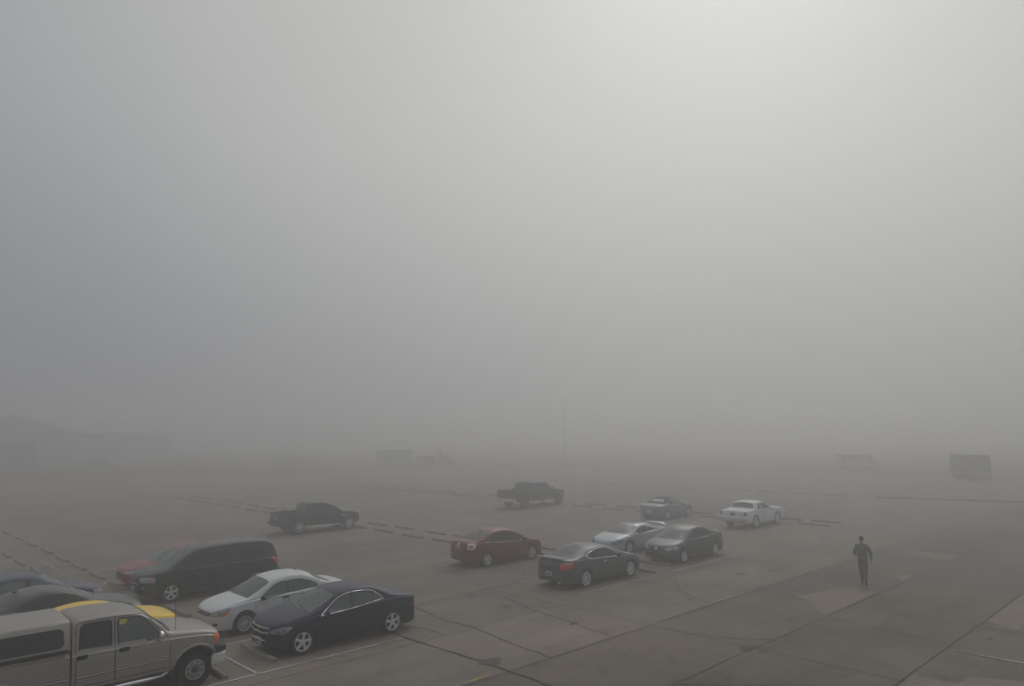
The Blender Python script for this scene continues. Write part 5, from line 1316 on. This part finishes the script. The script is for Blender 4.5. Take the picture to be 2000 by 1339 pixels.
for s in 'RL':
    sx = 1 if s == 'R' else -1
    chain(0, [J_('hip' + s, .075), J_('knee' + s, .05), J_('ank' + s, .035), (PX['ank' + s][0] + .02 * sx, PX['ank' + s][1] + .14, .03 if s == 'L' else .06, .03)])
    w0 = Vector(PX['wr' + s]); dr = (w0 - Vector(PX['el' + s])).normalized()
    hand = w0 + dr * .07
    k = chain(3, [J_('sh' + s, .055), J_('el' + s, .038), J_('wr' + s, .026), (*hand, .034, .02)])
    side = Vector((0, 1, 0)) if s == 'R' else Vector((0, .6, .8))
    side = (side - dr * side.dot(dr)).normalized(); curl = Vector((-sx, 0, 0))
    for f in range(4):
        b0 = hand + side * (.027 - .018 * f) + dr * .03; ln = (.030, .034, .032, .025)[f]
        chain(k, [(*b0, .010), (*(b0 + dr * ln + curl * .004), .009), (*(b0 + dr * ln * 1.8 + curl * .018), .008), (*(b0 + dr * ln * 2.2 + curl * .036), .007)])
    t0 = w0 + dr * .04 + side * .032
    chain(k, [(*t0, .011), (*(t0 + dr * .03 + side * .018 + curl * .01), .010), (*(t0 + dr * .055 + side * .020 + curl * .02), .008)])
body = skin_mesh('person', V, E_, SKIN)
lab(body, 'person in olive green flight suit walking away across the lot with short hair', 'person')
V = [(0, 0, .95, .155, .14), (0, 0, 1.06, .155, .14), (0, .01, 1.25, .205, .16), (0, .0, 1.385, .17, .13), (0, 0, 1.49, .085), (0, .005, 1.535, .066)]; E_ = [(0, 1), (1, 2), (2, 3), (3, 4), (4, 5)]
for s in 'RL':
    a = Vector(PX['ank' + s]); kn = Vector(PX['knee' + s]); hp = Vector(PX['hip' + s]); el = Vector(PX['el' + s]); wr = Vector(PX['wr' + s])
    chain(0, [J_('hip' + s, .115, .12), (*((hp + kn) / 2), .102), J_('knee' + s, .083), (*((kn + a) / 2), .078), (*(a + (kn - a) * .16), .058)])
    chain(3, [J_('sh' + s, .092), (*((Vector(PX['sh' + s]) + el) / 2), .080), J_('el' + s, .070), (*((el + wr) / 2), .062), (*(el + (wr - el) * .95), .042)])
suit = skin_mesh('flight_suit', V, E_, SUIT, body)
for s in 'RL':
    a = Vector(PX['ank' + s]); kn = Vector(PX['knee' + s]); V = []; E_ = []
    lift = a.z - .09; pitch = R(30) if s == 'R' else 0
    toe = Vector((.02, .17 * math.cos(pitch), -.055 - .17 * math.sin(pitch) * .6)); heel = Vector((0, -.05, -.045 + .05 * math.sin(pitch)))
    V = [(*(a + (kn - a) * .22), .050), (*a, .048), (*(a + heel), .046), (*(a + toe * .55), .045), (*(a + toe), .040)]; E_ = [(0, 1), (1, 2), (1, 3), (3, 4)]
    skin_mesh('boot', V, E_, BOOT, body)
mb = MB(); bm = bmesh.new(); bmesh.ops.create_icosphere(bm, subdivisions=3, radius=1)
vs = []
for v in bm.verts:
    p = v.co.copy(); k = 1 + rnd.uniform(-.012, .012)
    z = max(p.z, -.55 if p.y < .1 else .35 - .2 * (1 - p.y)); vs.append((p.x * .088 * k, .012 + (p.y * .104 - .006) * k, 1.715 + z * .088 * k))
bm.verts.index_update(); mb.add(vs, [[v.index for v in f.verts] for f in bm.faces], HAIR); bm.free(); mb.build('hair', body, 60, merge=False)
mb = MB()
for sx in (-1, 1):
    mb.box((sx * .088, .015, 1.66), (.018, .045, .06), SKIN, bev=.007)
mb.build('ear', body, 60); mb = MB(); mb.box((0, .118, 1.655), (.03, .04, .05), SKIN, taper=.5, bev=.008); mb.build('nose', body, 60)
mb = MB()
for sx in (-1, 1): mb.box((sx * .033, .100, 1.685), (.026, .012, .012), M['plate'], bev=.004); mb.box((sx * .033, .106, 1.685), (.010, .006, .010), M['black'])
mb.build('eyes', body); mb = MB(); mb.box((0, .103, 1.612), (.05, .012, .012), paint('lip', (.25, .10, .085), 0, .6, 0), bev=.004); mb.build('mouth', body)
mb = MB(); mb.lathe_y([(.14, -.02), (.148, 0), (.14, .02)], SUIT, 20)
body.location = (28.85, 10.80, 0); body.rotation_euler = (0, 0, R(22 - 90))

# ------------------------------------------------------------------ fog, sky, light, camera
mb = MB(); mb.box((60, 70, 5.65), (900, 900, 13.3), None) if False else None
HZ_TOP, HZ_BOT = 12.4, -1.0
me = bpy.data.meshes.new('haze'); bm = bmesh.new(); bmesh.ops.create_cube(bm, size=1)
for v in bm.verts: v.co = Vector((v.co.x * 900 + 50, v.co.y * 900 + 50, (HZ_TOP if v.co.z > 0 else HZ_BOT)))
bm.to_mesh(me); bm.free(); hz = bpy.data.objects.new('haze', me); COL.objects.link(hz); hz['kind'] = 'stuff'
hm = bpy.data.materials.new('fog'); hm.use_nodes = True; nt = hm.node_tree; nt.nodes.clear()
outn = nt.nodes.new('ShaderNodeOutputMaterial'); pv = nt.nodes.new('ShaderNodeVolumePrincipled')
pv.inputs['Color'].default_value = (.957, .955, .963, 1); pv.inputs['Density'].default_value = .0152; pv.inputs['Anisotropy'].default_value = .84
nt.links.new(pv.outputs[0], outn.inputs['Volume']); me.materials.append(hm)

SUN_EL, SUN_AZ = R(42), R(45.7 - 20)          # measured from +X towards +Y
sdir = Vector((math.cos(SUN_EL) * math.cos(SUN_AZ), math.cos(SUN_EL) * math.sin(SUN_AZ), math.sin(SUN_EL)))
w = bpy.data.worlds.new('World'); scene.world = w; w.use_nodes = True; nt = w.node_tree; nt.nodes.clear(); L = nt.links
out = nt.nodes.new('ShaderNodeOutputWorld'); tc = nt.nodes.new('ShaderNodeTexCoord')
sky = nt.nodes.new('ShaderNodeTexSky'); sky.sky_type = 'NISHITA'; sky.sun_disc = False; sky.sun_elevation = SUN_EL; sky.sun_rotation = R(90) - SUN_AZ; sky.dust_density = 6; sky.air_density = 1.5
hs = nt.nodes.new('ShaderNodeHueSaturation'); hs.inputs['Saturation'].default_value = .10; hs.inputs['Value'].default_value = .05; L.new(sky.outputs[0], hs.inputs['Color'])
b1 = nt.nodes.new('ShaderNodeBackground'); b1.inputs['Strength'].default_value = .05; L.new(hs.outputs[0], b1.inputs['Color'])
nm = nt.nodes.new('ShaderNodeVectorMath'); nm.operation = 'NORMALIZE'; L.new(tc.outputs['Generated'], nm.inputs[0])
dp = nt.nodes.new('ShaderNodeVectorMath'); dp.operation = 'DOT_PRODUCT'; dp.inputs[1].default_value = sdir; L.new(nm.outputs[0], dp.inputs[0])
cl = nt.nodes.new('ShaderNodeMapRange'); cl.interpolation_type = 'SMOOTHSTEP'; cl.inputs['From Min'].default_value = .46; cl.inputs['From Max'].default_value = 1.0; L.new(dp.outputs['Value'], cl.inputs['Value'])
nz = nt.nodes.new('ShaderNodeTexNoise'); nz.inputs['Scale'].default_value = 1.6; nz.inputs['Detail'].default_value = 3; L.new(nm.outputs[0], nz.inputs['Vector'])
nr = nt.nodes.new('ShaderNodeMapRange'); nr.inputs['To Min'].default_value = .94; nr.inputs['To Max'].default_value = 1.06; L.new(nz.outputs['Fac'], nr.inputs['Value'])
mx = nt.nodes.new('ShaderNodeMix'); mx.data_type = 'RGBA'; mx.inputs[6].default_value = (.334, .350, .378, 1); mx.inputs[7].default_value = (.62, .62, .596, 1); L.new(cl.outputs['Result'], mx.inputs[0])
b2 = nt.nodes.new('ShaderNodeBackground'); L.new(mx.outputs[2], b2.inputs['Color']); 
sz = nt.nodes.new('ShaderNodeSeparateXYZ'); L.new(nm.outputs[0], sz.inputs[0])
er = nt.nodes.new('ShaderNodeMapRange'); er.interpolation_type = 'SMOOTHSTEP'; er.inputs['From Min'].default_value = -.05; er.inputs['From Max'].default_value = .42; er.inputs['To Min'].default_value = .60; er.inputs['To Max'].default_value = .80; L.new(sz.outputs['Z'], er.inputs['Value'])
mm = nt.nodes.new('ShaderNodeMath'); mm.operation = 'MULTIPLY'; L.new(nr.outputs['Result'], mm.inputs[0]); L.new(er.outputs['Result'], mm.inputs[1])
ez = nt.nodes.new('ShaderNodeMapRange'); ez.interpolation_type = 'SMOOTHSTEP'; ez.inputs['From Min'].default_value = .55; ez.inputs['From Max'].default_value = 1.0; ez.inputs['To Min'].default_value = 1.0; ez.inputs['To Max'].default_value = 1.9; L.new(sz.outputs['Z'], ez.inputs['Value'])
m3 = nt.nodes.new('ShaderNodeMath'); m3.operation = 'MULTIPLY'; L.new(mm.outputs[0], m3.inputs[0]); L.new(ez.outputs['Result'], m3.inputs[1]); L.new(m3.outputs[0], b2.inputs['Strength'])
ad = nt.nodes.new('ShaderNodeAddShader'); L.new(b1.outputs[0], ad.inputs[0]); L.new(b2.outputs[0], ad.inputs[1]); L.new(ad.outputs[0], out.inputs['Surface'])

sl = bpy.data.lights.new('sun', 'SUN'); sl.energy = .5; sl.angle = R(30); sl.color = (1, .98, .95)
so = bpy.data.objects.new('sun', sl); COL.objects.link(so); so.rotation_euler = (-sdir).to_track_quat('-Z', 'Y').to_euler(); so.location = (80, 40, 80)

cam = bpy.data.cameras.new('camera'); co = bpy.data.objects.new('camera', cam); COL.objects.link(co); scene.camera = co
cam.sensor_width = 36; cam.lens = 36 * 1407.6 / 2000; cam.clip_end = 3000; cam.clip_start = .1
A44 = R(44.3); TH, RO = .12294, -.008518
Rl = Vector((math.cos(A44), -math.sin(A44), 0)); Fh = Vector((math.sin(A44), math.cos(A44), 0)); Z = Vector((0, 0, 1))
Fw = Fh * math.cos(TH) + Z * math.sin(TH); Ul = Z * math.cos(TH) - Fh * math.sin(TH)
Rc = Rl * math.cos(RO) + Ul * math.sin(RO); Uc = Ul * math.cos(RO) - Rl * math.sin(RO)
Mx = Matrix((( Rc.x, Uc.x, -Fw.x, 0), (Rc.y, Uc.y, -Fw.y, 0), (Rc.z, Uc.z, -Fw.z, 5.7826), (0, 0, 0, 1)))
co.matrix_world = Mx

vs_ = scene.view_settings; vs_.view_transform = 'Standard'; vs_.look = 'None'; vs_.exposure = 0; vs_.gamma = 1
scene.cycles.volume_bounces = 6; scene.cycles.max_bounces = 10; scene.cycles.use_denoising = True
